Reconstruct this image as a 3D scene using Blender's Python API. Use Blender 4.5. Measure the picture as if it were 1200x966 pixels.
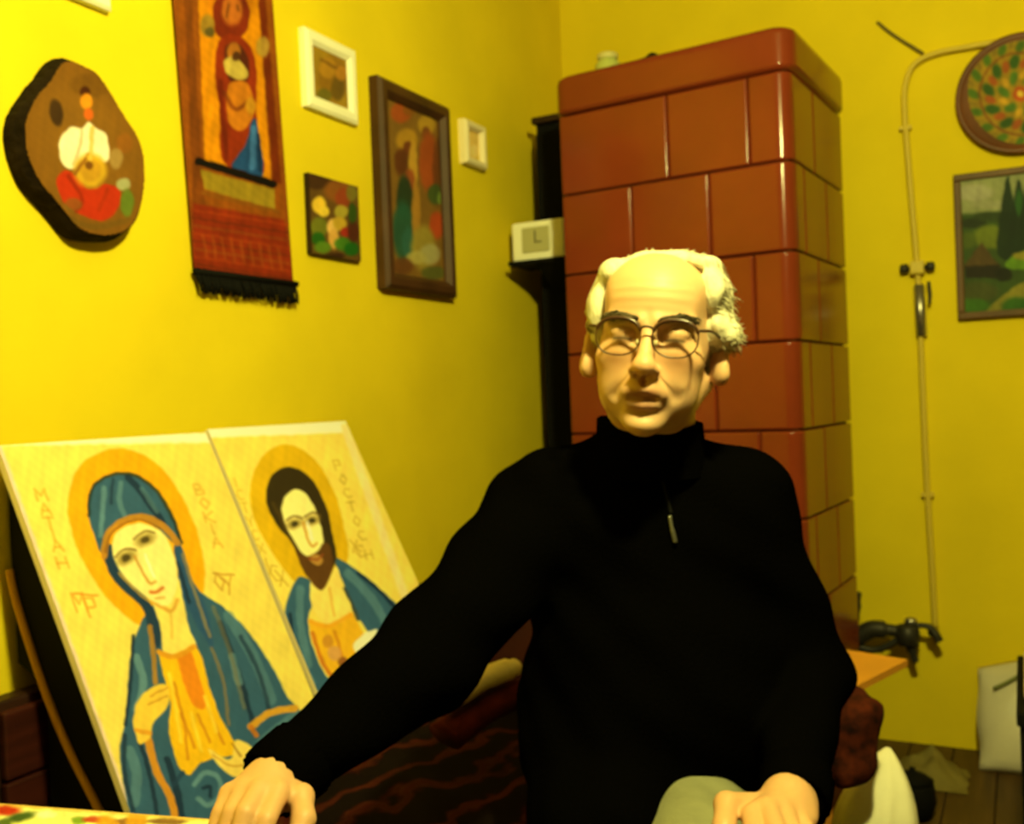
import bpy, bmesh, math, random
import numpy as np
from mathutils import Vector, Matrix, noise as mnoise

random.seed(7); rng = np.random.default_rng(11)
for o in list(bpy.data.objects): bpy.data.objects.remove(o, do_unlink=True)
SC = bpy.context.scene
COL = SC.collection

# ------------------------------------------------------------------ camera
W_, H_, FPX = 1200.0, 966.0, 1150.0
CAMZ, YAW, PITCH, ROLL = 1.08, math.radians(27.5), math.atan(14/1150.0), math.atan(0.04)
fw = np.array([-math.sin(YAW), math.cos(YAW), 0.0]); rt = np.array([math.cos(YAW), math.sin(YAW), 0.0]); zz = np.array([0, 0, 1.0])
FWD = fw*math.cos(PITCH) - zz*math.sin(PITCH)
UP0 = zz*math.cos(PITCH) + fw*math.sin(PITCH)
RGT = rt*math.cos(ROLL) - UP0*math.sin(ROLL)
UPV = UP0*math.cos(ROLL) + rt*math.sin(ROLL)
CP = np.array([0, 0, CAMZ])
cd = bpy.data.cameras.new('camera'); cam = bpy.data.objects.new('camera', cd); COL.objects.link(cam)
cd.sensor_width = 36.0; cd.lens = FPX/W_*36.0; cd.clip_start = 0.02
M = Matrix.Identity(4)
for i in range(3):
    M[i][0] = RGT[i]; M[i][1] = UPV[i]; M[i][2] = -FWD[i]; M[i][3] = CP[i]
cam.matrix_world = M
SC.camera = cam
cd.dof.use_dof = True; cd.dof.focus_distance = 0.55; cd.dof.aperture_fstop = 12.0

# ------------------------------------------------------------------ world, exposure
wd = bpy.data.worlds.new('world'); SC.world = wd; wd.use_nodes = True
wd.node_tree.nodes['Background'].inputs[0].default_value = (0, 0, 0, 1)      # closed room: no light from outside
wd.node_tree.nodes['Background'].inputs[1].default_value = 0.0
vs = SC.view_settings
vs.view_transform = 'Standard'; vs.look = 'None'; vs.gamma = 1.0; vs.use_curve_mapping = False; vs.exposure = 0.0
LAMP = np.array([0.05, 0.62, 2.06])
LAMP_COLOR = (1.0, 0.93, 0.27)
LAMP_STRENGTH = 14000.0

# ------------------------------------------------------------------ projection helpers
def ray(u, v):
    return FWD*FPX + RGT*(u-W_/2) + UPV*(H_/2-v)
def hit(u, v, p, n):
    r = ray(u, v); n = np.array(n, float); p = np.array(p, float)
    return CP + r*(np.dot(p-CP, n)/np.dot(r, n))
def hitx(u, v, x): return hit(u, v, (x, 0, 0), (1, 0, 0))
def hity(u, v, y): return hit(u, v, (0, y, 0), (0, 1, 0))
def hitz(u, v, z): return hit(u, v, (0, 0, z), (0, 0, 1))
def atd(u, v, d):                       # horizontal depth d in front of the camera
    r = ray(u, v); return CP + r*(d/np.dot(r, fw))
def loc(u, v, d):                       # the same in the (lateral, depth, height) frame of the sitter
    p = atd(u, v, d); return np.array([np.dot(p, rt), np.dot(p, fw), p[2]])
def project(P):
    q = np.asarray(P) - CP
    z = q@FWD
    return W_/2 + FPX*(q@RGT)/z, H_/2 - FPX*(q@UPV)/z

# ------------------------------------------------------------------ materials
def s2l(c):
    c = np.asarray(c, float)/255.0
    return np.where(c <= 0.04045, c/12.92, ((c+0.055)/1.055)**2.4)
MATS = {}
def mat(name, color, rough=0.6, spec=0.4, metal=0.0, var=0.0, scale=8.0, bump=0.0, bscale=40.0, attr=None, coat=0.0, stretch=None, color2=None):
    if name in MATS: return MATS[name]
    m = bpy.data.materials.new(name); m.use_nodes = True
    nt = m.node_tree; b = nt.nodes['Principled BSDF']; L = nt.links.new
    b.inputs['Base Color'].default_value = (*color, 1)
    b.inputs['Roughness'].default_value = rough
    b.inputs['Specular IOR Level'].default_value = spec
    b.inputs['Metallic'].default_value = metal
    if coat: b.inputs['Coat Weight'].default_value = coat; b.inputs['Coat Roughness'].default_value = 0.05
    tc = nt.nodes.new('ShaderNodeTexCoord'); mp = nt.nodes.new('ShaderNodeMapping')
    L(tc.outputs['Object'], mp.inputs['Vector'])
    if stretch: mp.inputs['Scale'].default_value = stretch
    if attr:
        a = nt.nodes.new('ShaderNodeAttribute'); a.attribute_name = attr
        L(a.outputs['Color'], b.inputs['Base Color'])
    elif var or color2 is not None:
        n = nt.nodes.new('ShaderNodeTexNoise'); n.inputs['Scale'].default_value = scale; n.inputs['Detail'].default_value = 6
        L(mp.outputs[0], n.inputs['Vector'])
        cr = nt.nodes.new('ShaderNodeValToRGB')
        c = np.array(color)
        lo, hi = (np.clip(c*(1-var), 0, 1), np.clip(c*(1+var), 0, 1)) if color2 is None else (c, np.array(color2))
        cr.color_ramp.elements[0].position = 0.3; cr.color_ramp.elements[1].position = 0.7
        cr.color_ramp.elements[0].color = (*lo, 1); cr.color_ramp.elements[1].color = (*hi, 1)
        L(n.outputs['Fac'], cr.inputs[0]); L(cr.outputs[0], b.inputs['Base Color'])
    if bump:
        n2 = nt.nodes.new('ShaderNodeTexNoise'); n2.inputs['Scale'].default_value = bscale; n2.inputs['Detail'].default_value = 5
        L(mp.outputs[0], n2.inputs['Vector'])
        bp = nt.nodes.new('ShaderNodeBump'); bp.inputs['Strength'].default_value = bump; bp.inputs['Distance'].default_value = 0.01
        L(n2.outputs['Fac'], bp.inputs['Height']); L(bp.outputs[0], b.inputs['Normal'])
    MATS[name] = m
    return m
def emis(name, color, strength):
    m = bpy.data.materials.new(name); m.use_nodes = True; nt = m.node_tree
    b = nt.nodes['Principled BSDF']; b.inputs['Base Color'].default_value = (0.8, 0.8, 0.8, 1)
    b.inputs['Emission Color'].default_value = (*color, 1); b.inputs['Emission Strength'].default_value = strength
    return m
def glass(name, tint=(1, 1, 1)):
    m = bpy.data.materials.new(name); m.use_nodes = True; nt = m.node_tree; nt.nodes.clear()
    o = nt.nodes.new('ShaderNodeOutputMaterial'); mx = nt.nodes.new('ShaderNodeMixShader')
    t = nt.nodes.new('ShaderNodeBsdfTransparent'); t.inputs[0].default_value = (*tint, 1)
    g = nt.nodes.new('ShaderNodeBsdfGlossy'); g.inputs['Roughness'].default_value = 0.03
    mx.inputs[0].default_value = 0.05
    nt.links.new(t.outputs[0], mx.inputs[1]); nt.links.new(g.outputs[0], mx.inputs[2])
    nt.links.new(mx.outputs[0], o.inputs[0]); return m

WALL_C = (0.74, 0.575, 0.012)
m_wall = mat('yellow_distemper', WALL_C, 0.85, 0.15, var=0.07, scale=3.0, bump=0.12, bscale=25)
m_ceil = mat('ceiling_paint', (0.27, 0.23, 0.13), 0.9, 0.1, var=0.04)
m_farwall = mat('papered_wall', (0.11, 0.075, 0.02), 0.9, 0.1, var=0.06)
m_floor = mat('brown_floorboard', (0.075, 0.040, 0.010), 0.55, 0.3, var=0.35, scale=5, stretch=(6, 0.7, 1))
m_floor_base = mat('floor_gap', (0.015, 0.010, 0.006), 0.9, 0.1)
m_tile = mat('glazed_tile', (0.17, 0.028, 0.010), 0.17, 0.32, var=0.16, scale=4.5, bump=0.03, bscale=9)
m_grout = mat('tile_joint', (0.05, 0.018, 0.008), 0.9, 0.1)
m_black = mat('matt_black', (0.004, 0.004, 0.004), 0.8, 0.1)
m_darkwood = mat('dark_stained_wood', (0.022, 0.007, 0.004), 0.5, 0.3, var=0.5, scale=6, stretch=(1, 1, 8))
m_frame = mat('brown_frame_wood', (0.10, 0.045, 0.012), 0.5, 0.3, var=0.3, scale=10)
m_framedark = mat('dark_frame_wood', (0.020, 0.008, 0.004), 0.5, 0.3, var=0.3, scale=10)
m_white = mat('white_card', (0.86, 0.85, 0.74), 0.7, 0.2, var=0.03)
m_cream = mat('cream_edge', (0.82, 0.72, 0.50), 0.75, 0.2)
m_canvas = mat('painted_canvas', (0.5, 0.5, 0.5), 0.62, 0.2, attr='Col', bump=0.05, bscale=300)
m_matte = mat('painted_matte', (0.5, 0.5, 0.5), 0.85, 0.1, attr='Col', bump=0.2, bscale=160)
m_metal = mat('dull_metal', (0.40, 0.38, 0.34), 0.35, 0.5, metal=0.9)
m_darkmetal = mat('dark_metal', (0.035, 0.032, 0.026), 0.5, 0.4, metal=0.4, var=0.3)
m_pipe = mat('painted_pipe', (0.62, 0.47, 0.045), 0.5, 0.4)

# ------------------------------------------------------------------ object helpers
def tag(o, label=None, cat=None, group=None, kind=None):
    if label: o['label'] = label
    if cat: o['category'] = cat
    if group: o['group'] = group
    if kind: o['kind'] = kind
    return o
def empty(name, p, label, cat, rz=0.0, group=None):
    e = bpy.data.objects.new(name, None); COL.objects.link(e)
    e.location = tuple(p); e.rotation_euler = (0, 0, rz); e.empty_display_size = 0.05
    return tag(e, label, cat, group)
def wmat(o):
    m = o.matrix_basis.copy()
    while o.parent is not None:
        o = o.parent; m = o.matrix_basis @ m
    return m
def mesh_of(name, V, F, smooth=False, cols=None):
    me = bpy.data.meshes.new(name)
    if isinstance(F, np.ndarray):
        V = np.asarray(V, np.float32); nf, k = F.shape
        me.vertices.add(len(V)); me.vertices.foreach_set('co', V.ravel())
        me.loops.add(nf*k); me.loops.foreach_set('vertex_index', F.astype(np.int32).ravel())
        me.polygons.add(nf); me.polygons.foreach_set('loop_start', np.arange(0, nf*k, k, dtype=np.int32))
        me.polygons.foreach_set('loop_total', np.full(nf, k, np.int32)); me.update(calc_edges=True); me.validate()
    else:
        me.from_pydata([tuple(map(float, v)) for v in V], [], F); me.update()
    if smooth: me.polygons.foreach_set('use_smooth', np.ones(len(me.polygons), bool))
    if cols is not None:
        a = me.color_attributes.new('Col', 'FLOAT_COLOR', 'POINT')
        c = np.ones((len(me.vertices), 4), np.float32); c[:, :3] = cols; a.data.foreach_set('color', c.ravel())
    return me
def mk(name, V, F, m, parent=None, smooth=False, cols=None, world=True):
    """one mesh object; V in world space (or in the parent's frame when world=False)"""
    V = np.asarray(V, float)
    if parent is not None and world:
        inv = np.array(wmat(parent).inverted()); V = V@inv[:3, :3].T + inv[:3, 3]
    base = None
    if parent is None:
        base = np.array([(V[:, 0].min()+V[:, 0].max())/2, (V[:, 1].min()+V[:, 1].max())/2, V[:, 2].min()]); V = V - base
    o = bpy.data.objects.new(name, mesh_of(name, V, F, smooth, cols)); COL.objects.link(o)
    if base is not None: o.location = tuple(base)
    if parent is not None: o.parent = parent
    o.data.materials.append(m)
    return o
def cp(o, parent=None, dloc=(0, 0, 0)):
    c = o.copy(); COL.objects.link(c); c.parent = parent if parent is not None else o.parent
    c.location = Vector(o.location)+Vector(dloc); return c
def from_bm(bm):
    bm.verts.ensure_lookup_table(); bm.verts.index_update()
    V = [tuple(v.co) for v in bm.verts]; F = [[v.index for v in f.verts] for f in bm.faces]; bm.free(); return V, F
def boxvf(lo, hi, bev=0.0, seg=2):
    bm = bmesh.new(); bmesh.ops.create_cube(bm, size=1.0)
    lo = np.array(lo, float); hi = np.array(hi, float)
    for v in bm.verts: v.co = Vector(lo + (np.array(v.co)+0.5)*(hi-lo))
    if bev: bmesh.ops.bevel(bm, geom=bm.edges[:], offset=bev, segments=seg, affect='EDGES', profile=0.6)
    return from_bm(bm)
def box(name, lo, hi, m, parent=None, bev=0.0, world=True, seg=2, smooth=False):
    V, F = boxvf(lo, hi, bev, seg); return mk(name, V, F, m, parent, world=world, smooth=smooth)
def catmull(P, n=8, closed=False):
    P = np.asarray(P, float); out = []; N = len(P); R = N if closed else N-1
    for i in range(R):
        if closed: p0, p1, p2, p3 = P[(i-1) % N], P[i], P[(i+1) % N], P[(i+2) % N]
        else: p0, p1, p2, p3 = P[max(i-1, 0)], P[i], P[i+1], P[min(i+2, N-1)]
        for t in np.linspace(0, 1, n, endpoint=False):
            out.append(0.5*((2*p1)+(-p0+p2)*t+(2*p0-5*p1+4*p2-p3)*t*t+(-p0+3*p1-3*p2+p3)*t**3))
    if not closed: out.append(P[-1])
    return np.array(out)
def tubevf(path, r, seg=10, closed=False, squash=None):
    path = np.asarray(path, float); n = len(path); r = np.broadcast_to(np.asarray(r, float), (n,))
    V = []; F = []; T = np.gradient(path, axis=0)
    if closed: T = np.roll(path, -1, 0)-np.roll(path, 1, 0)
    T /= np.linalg.norm(T, axis=1)[:, None]+1e-12
    ref = np.array([0, 0, 1.0]) if abs(T[0][2]) < 0.9 else np.array([1.0, 0, 0])
    u = np.cross(T[0], ref); u /= np.linalg.norm(u)
    for i in range(n):
        u = u - T[i]*np.dot(u, T[i]); u /= np.linalg.norm(u)+1e-12; w = np.cross(T[i], u)
        for k in range(seg):
            a = 2*math.pi*k/seg; V.append(path[i]+r[i]*(math.cos(a)*u+math.sin(a)*w))
    rows = n if closed else n-1
    for i in range(rows):
        j = (i+1) % n
        for k in range(seg):
            k2 = (k+1) % seg; F.append([i*seg+k, i*seg+k2, j*seg+k2, j*seg+k])
    if not closed:
        F.append(list(range(seg))[::-1]); F.append([(n-1)*seg+k for k in range(seg)])
    return V, F
def tube(name, path, r, m, parent=None, seg=10, closed=False, world=True):
    V, F = tubevf(path, r, seg, closed); return mk(name, V, F, m, parent, smooth=True, world=world)
def lathevf(prof, c=(0, 0, 0), seg=32, axis='z'):
    V = []; F = []; n = len(prof)
    for (r, h) in prof:
        for k in range(seg):
            a = 2*math.pi*k/seg
            q = (r*math.cos(a), r*math.sin(a), h) if axis == 'z' else ((r*math.cos(a), -h, r*math.sin(a)) if axis == 'y' else (h, r*math.cos(a), r*math.sin(a)))
            V.append(np.array(q)+np.array(c))
    for i in range(n-1):
        for k in range(seg):
            k2 = (k+1) % seg; F.append([i*seg+k, i*seg+k2, (i+1)*seg+k2, (i+1)*seg+k])
    F.append(list(range(seg))[::-1]); F.append([(n-1)*seg+k for k in range(seg)])
    return V, F
def joinvf(*parts):
    V = []; F = []
    for v, f in parts:
        b = len(V); V += [np.asarray(x, float) for x in v]; F += [[i+b for i in q] for q in f]
    return V, F
def fixn(o):
    bm = bmesh.new(); bm.from_mesh(o.data); bmesh.ops.recalc_face_normals(bm, faces=bm.faces); bm.to_mesh(o.data); bm.free(); return o

# ------------------------------------------------------------------ painter: colours laid on a fine grid in the picture's own plane
LIGHT = np.array([1.0, 0.90, 0.27])      # the warm lamp's tint, taken out of the pigments
class Paint:
    def __init__(s, U, V, base):
        jx = sum(np.sin(U*a+V*b+c) for a, b, c in ((.21, .07, 1), (-.09, .26, 2), (.38, -.22, 3), (.13, .45, 4)))
        jy = sum(np.sin(U*a+V*b+c) for a, b, c in ((.08, .23, 5), (.27, -.06, 6), (-.31, .35, 7), (.47, .11, 8)))
        U = U+jx*0.2; V = V+jy*0.2
        s.U = U; s.V = V; s.C = np.tile(np.array(base, float), (U.size, 1)).reshape(U.shape+(3,))
    def _mix(s, a, col):
        a = np.clip(a, 0, 1)[..., None]; s.C = s.C*(1-a)+np.array(col, float)*a
    def fill(s, pts, col, smooth=True, alpha=1.0, soft=2.0):
        P = catmull(pts, 6, True) if smooth else np.asarray(pts, float)
        x0, y0 = P.min(0)-6; x1, y1 = P.max(0)+6
        idx = np.nonzero((s.U > x0) & (s.U < x1) & (s.V > y0) & (s.V < y1))
        if len(idx[0]) == 0: return
        u = s.U[idx]; v = s.V[idx]; ins = np.zeros(u.shape, bool); dm = np.full(u.shape, 1e9)
        for i in range(len(P)):
            ax, ay = P[i]; bx, by = P[(i+1) % len(P)]
            c = ((ay > v) != (by > v))
            with np.errstate(divide='ignore', invalid='ignore'):
                xi = (bx-ax)*(v-ay)/(by-ay+1e-12)+ax
            ins ^= c & (u < xi)
            ex, ey = bx-ax, by-ay; t = np.clip(((u-ax)*ex+(v-ay)*ey)/(ex*ex+ey*ey+1e-9), 0, 1)
            dm = np.minimum(dm, (u-ax-t*ex)**2+(v-ay-t*ey)**2)
        sd = np.sqrt(dm)*np.where(ins, 1, -1)
        a = (np.clip(sd/soft+0.5, 0, 1)*alpha)[..., None]
        s.C[idx] = s.C[idx]*(1-a)+np.array(col, float)*a
    def stroke(s, pts, w, col, alpha=1.0, smooth=True, soft=1.5):
        P = catmull(pts, 6) if smooth and len(pts) > 2 else np.asarray(pts, float)
        x0, y0 = P.min(0)-w-4; x1, y1 = P.max(0)+w+4
        idx = np.nonzero((s.U > x0) & (s.U < x1) & (s.V > y0) & (s.V < y1))
        if len(idx[0]) == 0: return
        u = s.U[idx]; v = s.V[idx]; dm = np.full(u.shape, 1e9)
        for i in range(len(P)-1):
            ax, ay = P[i]; bx, by = P[i+1]; ex, ey = bx-ax, by-ay
            t = np.clip(((u-ax)*ex+(v-ay)*ey)/(ex*ex+ey*ey+1e-9), 0, 1)
            dm = np.minimum(dm, (u-ax-t*ex)**2+(v-ay-t*ey)**2)
        a = (np.clip((w/2-np.sqrt(dm))/soft+0.5, 0, 1)*alpha)[..., None]
        s.C[idx] = s.C[idx]*(1-a)+np.array(col, float)*a
    def blob(s, c, rx, ry, col, alpha=1.0, ang=0.0, soft=0.35):
        ca, sa = math.cos(math.radians(ang)), math.sin(math.radians(ang))
        x = s.U-c[0]; y = s.V-c[1]; p = (x*ca+y*sa)/rx; q = (-x*sa+y*ca)/ry
        s._mix(np.clip((1-np.sqrt(p*p+q*q))/soft+0.5, 0, 1)*alpha, col)
    def speck(s, amt, n=9, seed=3):
        r = np.random.default_rng(seed); g = np.zeros(s.U.shape)
        for i in range(n):
            k = r.normal(0, 0.22, 2); g += np.sin(s.U*k[0]+s.V*k[1]+r.uniform(0, 6.3))
        s.C = np.clip(s.C*(1+amt*g[..., None]/math.sqrt(n)), 0, 255)
def picture(name, p0, du, dv, step, base, painter, parent, gain=1.0, m=None, speck=0.03, mask=None, light=None):
    """painted surface: p0 top-left corner, du/dv full edge vectors (world). painter(Paint) works in photo pixels."""
    p0, du, dv = (np.array(x, float) for x in (p0, du, dv))
    nu = max(4, int(np.linalg.norm(du)/step)); nv = max(4, int(np.linalg.norm(dv)/step))
    a, b = np.meshgrid(np.linspace(0, 1, nu+1), np.linspace(0, 1, nv+1), indexing='ij')
    P = p0+a[..., None]*du+b[..., None]*dv
    U, V = project(P.reshape(-1, 3)); U = U.reshape(a.shape); V = V.reshape(a.shape)
    pt = Paint(U, V, base); painter(pt)
    if speck: pt.speck(speck)
    alb = np.clip(s2l(pt.C)/((LIGHT if light is None else np.array(light))*gain), 0.004, 0.85)
    ii = np.arange((nu+1)*(nv+1)).reshape(nu+1, nv+1)
    F = np.stack([ii[:-1, :-1], ii[:-1, 1:], ii[1:, 1:], ii[1:, :-1]], -1).reshape(-1, 4)
    if mask is not None:
        cu = (U[:-1, :-1]+U[1:, 1:])/2; cv = (V[:-1, :-1]+V[1:, 1:])/2; F = F[mask(cu, cv).ravel()]
        used = np.unique(F); remap = -np.ones(ii.size, int); remap[used] = np.arange(len(used)); F = remap[F]
        return mk(name, P.reshape(-1, 3)[used], F, m or m_canvas, parent, True, alb.reshape(-1, 3)[used])
    return mk(name, P.reshape(-1, 3), F, m or m_canvas, parent, True, alb.reshape(-1, 3))

# ================================================================== THE ROOM
LX, BY, RX, FY, CZ = -1.39, 3.15, 1.95, -1.35, 2.72
def struct(o): o['kind'] = 'structure'; return o
struct(box('wall_left', (LX-0.12, FY, 0), (LX, BY+0.12, CZ), m_wall))
struct(box('wall_back', (LX, BY, 0), (RX, BY+0.12, CZ), m_wall))
struct(box('wall_right', (RX, FY, 0), (RX+0.12, BY+0.12, CZ), m_farwall))
struct(box('wall_front', (LX-0.12, FY-0.12, 0), (RX+0.12, FY, CZ), m_farwall))
struct(box('ceiling', (LX-0.12, FY-0.12, CZ), (RX+0.12, BY+0.12, CZ+0.1), m_ceil))
flo = struct(box('floor', (LX-0.12, FY-0.12, -0.12), (RX+0.12, BY+0.12, -0.022), m_floor_base))
pl0 = None; pw = 0.118; k = 0
x = LX+0.001
while x+pw < RX:
    if pl0 is None:
        pl0 = box('floor_plank', (x, FY+0.002, -0.022), (x+pw-0.003, BY-0.002, 0.0), m_floor, flo, bev=0.002, seg=1)
    else: cp(pl0, flo, (k*pw, 0, 0))
    x += pw; k += 1

# ------------------------------------------------------------------ pendant lamp that lights the room
lp = empty('pendant_lamp_offscreen', (LAMP[0], LAMP[1], LAMP[2]-0.06), 'round glowing pendant lamp hanging from the ceiling on a cord', 'lamp')
V, F = lathevf([(0.004, -0.055), (0.028, -0.05), (0.045, -0.03), (0.055, 0), (0.045, 0.03), (0.028, 0.05), (0.016, 0.062)], LAMP, 24)
mk('bulb_offscreen', V, F, emis('lamp_glow', LAMP_COLOR, LAMP_STRENGTH*0.1), lp, True)
V, F = lathevf([(0.017, 0.06), (0.019, 0.075), (0.019, 0.115), (0.008, 0.125)], LAMP, 16); mk('socket', V, F, m_black, lp, True)
tube('cord', [LAMP+[0, 0, 0.12], (LAMP[0], LAMP[1], CZ-0.03)], 0.003, m_black, lp, 6)
V, F = lathevf([(0.05, CZ-0.005), (0.045, CZ-0.03), (0.01, CZ-0.045)], (LAMP[0], LAMP[1], 0), 20); mk('ceiling_rose', V, F, m_white, lp, True)

# ================================================================== TILE STOVE
SW, SD, SR = 0.615, 0.50, math.radians(-4.4)
corner = atd(932, 300, 2.30); corner[2] = 0
sx = np.array([math.cos(SR), math.sin(SR), 0]); sy = np.array([-math.sin(SR), math.cos(SR), 0])
sc = corner - sx*SW/2 + sy*SD/2
st = empty('tile_stove', sc, 'tall brown glazed tile stove in the corner behind the seated man', 'stove', SR)
HX, HY = SW/2, SD/2
box('core', (-HX+0.012, -HY+0.012, 0), (HX-0.012, HY-0.012, 1.90), m_grout, st, world=False)
CH, ZT, G = 0.212, 1.83, 0.0016
def slab_profile(pts_out, pts_in, z0, z1, b=0.004):
    """ring of plan points extruded between z0 and z1 with a soft bevel on the outer face"""
    po, pi = np.array(pts_out), np.array(pts_in); n = len(po); V = []; F = []
    rings = [(pi, z0), (po+(pi-po)*0.45, z0), (po+(pi-po)*0.10, z0+b*0.35), (po, z0+b), (po, z0+b+0.003), (po, z1-b-0.003), (po, z1-b), (po+(pi-po)*0.10, z1-b*0.35), (po+(pi-po)*0.45, z1), (pi, z1)]
    for p, z in rings: V += [(q[0], q[1], z) for q in p]
    for r in range(len(rings)-1):
        for i in range(n-1): F.append([r*n+i, r*n+i+1, (r+1)*n+i+1, (r+1)*n+i])
    F.append([r*n for r in range(len(rings))][::-1]); F.append([r*n+n-1 for r in range(len(rings))]); 
    for i in range(n-1): F.append([(len(rings)-1)*n+i, (len(rings)-1)*n+i+1, i+1, i])
    return V, F
def plan_flat(a, b, t=0.022):            # along the front face, from x=a to x=b, edges softly rounded
    e = 0.007
    e = 0.005; o = [(a, -HY+0.004), (a+e*0.4, -HY+0.0012), (a+e, -HY), (a+e+0.003, -HY), (b-e-0.003, -HY), (b-e, -HY), (b-e*0.4, -HY+0.0012), (b, -HY+0.004)]
    i = [(a, -HY+t)]+[(q[0], -HY+t) for q in o[1:-1]]+[(b, -HY+t)]
    return o, i
def plan_corner(lf, ls, r=0.034, t=0.022):   # round the front-right corner
    o = [(HX-lf, -HY+0.006), (HX-lf+0.003, -HY+0.0018), (HX-lf+0.007, -HY), (HX-lf+0.010, -HY), (HX-r-0.004, -HY)]
    for a in np.linspace(-90, 0, 9): o.append((HX-r+r*math.cos(math.radians(a)), -HY+r+r*math.sin(math.radians(a))))
    o += [(HX, -HY+r+0.004), (HX, -HY+ls-0.010), (HX, -HY+ls-0.007), (HX-0.0018, -HY+ls-0.003), (HX-0.006, -HY+ls)]
    i = [(HX-lf, -HY+t), (HX-lf+0.003, -HY+t), (HX-lf+0.007, -HY+t), (HX-lf+0.010, -HY+t), (HX-r-0.004, -HY+t)]
    rr = 0.012
    for a in np.linspace(-90, 0, 9): i.append((HX-r+rr*math.cos(math.radians(a)), -HY+r+rr*math.sin(math.radians(a))))
    i += [(HX-t, -HY+r+0.004), (HX-t, -HY+ls-0.010), (HX-t, -HY+ls-0.007), (HX-t, -HY+ls-0.003), (HX-t, -HY+ls)]
    return o, i
def rot_side(pl):                        # front-face plan to the right face
    f = lambda q: (HX+(-HY-q[1])*1.0, q[0])
    return [f(q) for q in pl[0]], [f(q) for q in pl[1]]
def mirror(pl):
    f = lambda q: (-q[0], q[1])
    return [f(q) for q in pl[0]][::-1], [f(q) for q in pl[1]][::-1]
proto = {}
def tile(key, plan, z0, z1, nm='tile'):
    if key in proto:
        o, zz0 = proto[key]; return cp(o, st, (0, 0, z0-zz0))
    V, F = slab_profile(plan[0], plan[1], z0, z1)
    o = mk(nm, V, F, m_tile, st, True, world=False); fixn(o); proto[key] = (o, z0); return o
for c in range(8):
    z1 = ZT-c*CH-G; z0 = ZT-(c+1)*CH+G
    A = c % 2 == 0
    lf, ls = (0.100, 0.205) if A else (0.205, 0.100)
    tile('corner%d' % A, plan_corner(lf, ls), z0, z1, 'corner_tile')
    xs = [HX-lf]
    while xs[-1] > -HX+0.12: xs.append(max(xs[-1]-0.208, -HX+0.0))
    if xs[-1] > -HX: xs[-1] = -HX
    for i in range(len(xs)-1):
        tile('f%d_%d' % (A, i), plan_flat(xs[i+1]+G, xs[i]-G), z0, z1)
    ys = [-HY+ls]
    while ys[-1] < HY-0.10: ys.append(min(ys[-1]+0.208, HY))
    ys[-1] = HY
    for i in range(len(ys)-1):
        tile('s%d_%d' % (A, i), rot_side(plan_flat(ys[i]+G, ys[i+1]-G)), z0, z1)
zb = ZT-8*CH
box('plinth', (-HX-0.012, -HY-0.012, 0), (HX+0.012, HY+0.012, zb-0.003), m_tile, st, bev=0.012, world=False, smooth=False)
# cornice: one rounded cap course, slightly proud
pc = []
e = 0.012; r = 0.045
for (cx, cy, a0) in ((HX+e-r, -HY-e+r, -90), (HX+e-r, HY+e-r, 0), (-HX-e+r, HY+e-r, 90), (-HX-e+r, -HY-e+r, 180)):
    for a in np.linspace(a0, a0+90, 8): pc.append((cx+r*math.cos(math.radians(a)), cy+r*math.sin(math.radians(a)), 1.0))
pc = np.array(pc); n = len(pc); V = []; F = []
for s_, z in ((0.985, ZT+0.002), (1.0, ZT+0.010), (1.0, ZT+0.014), (1.0, ZT+0.076), (1.0, ZT+0.082), (0.992, ZT+0.094), (0.965, ZT+0.100), (0.955, ZT+0.100)):
    V += [(q[0]*s_, q[1]*s_, z) for q in pc]
for i in range(7):
    for k in range(n): F.append([i*n+k, i*n+(k+1) % n, (i+1)*n+(k+1) % n, (i+1)*n+k])
F.append(list(range(n))[::-1]); F.append([7*n+k for k in range(n)])
mk('cornice', V, F, m_tile, st, True, world=False)
STOP = ZT+0.10
# things on the stove
g = hitz(708, 74, STOP+0.03); 
def on_stove(u, v, back):                # a point on the stove top, set back from the front edge
    r_ = ray(u, v); a = np.array([r_[0], r_[1]])
    # direction in plan, met with the line running parallel to the front edge
    fp = sc[:2] - sy[:2]*(HY-back); nrm = sy[:2]
    t = np.dot(fp-CP[:2], nrm)/np.dot(a, nrm); q = CP[:2]+a*t
    return np.array([q[0], q[1], STOP])
p = on_stove(712, 70, 0.10)
jar = empty('glass_jar', p, 'small greenish glass jar standing on top of the tile stove', 'jar')
m_jar = mat('green_glass', (0.38, 0.42, 0.12), 0.15, 0.5)
V, F = lathevf([(0.030, 0), (0.034, 0.006), (0.034, 0.042), (0.026, 0.052), (0.024, 0.056)], p, 20); mk('body', V, F, m_jar, jar, True)
V, F = lathevf([(0.027, 0.056), (0.028, 0.058), (0.028, 0.068), (0.024, 0.071)], p, 20); mk('lid', V, F, mat('pale_lid', (0.5, 0.46, 0.2), 0.5), jar, True)
p = on_stove(765, 60, 0.12)
V, F = lathevf([(0.03, 0), (0.062, 0.004), (0.066, 0.012), (0.05, 0.026), (0.024, 0.040), (0.012, 0.052), (0.004, 0.056)], p, 24)
V = [np.array([q[0], q[1], q[2]])+np.array([0, 0, 0.004*math.sin(31*q[0]+17*q[1])])*(q[2]-STOP > 0.006) for q in V]
tag(mk('black_beret', V, F, m_black, None, True), 'crumpled black beret lying on top of the tile stove', 'hat')

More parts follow.
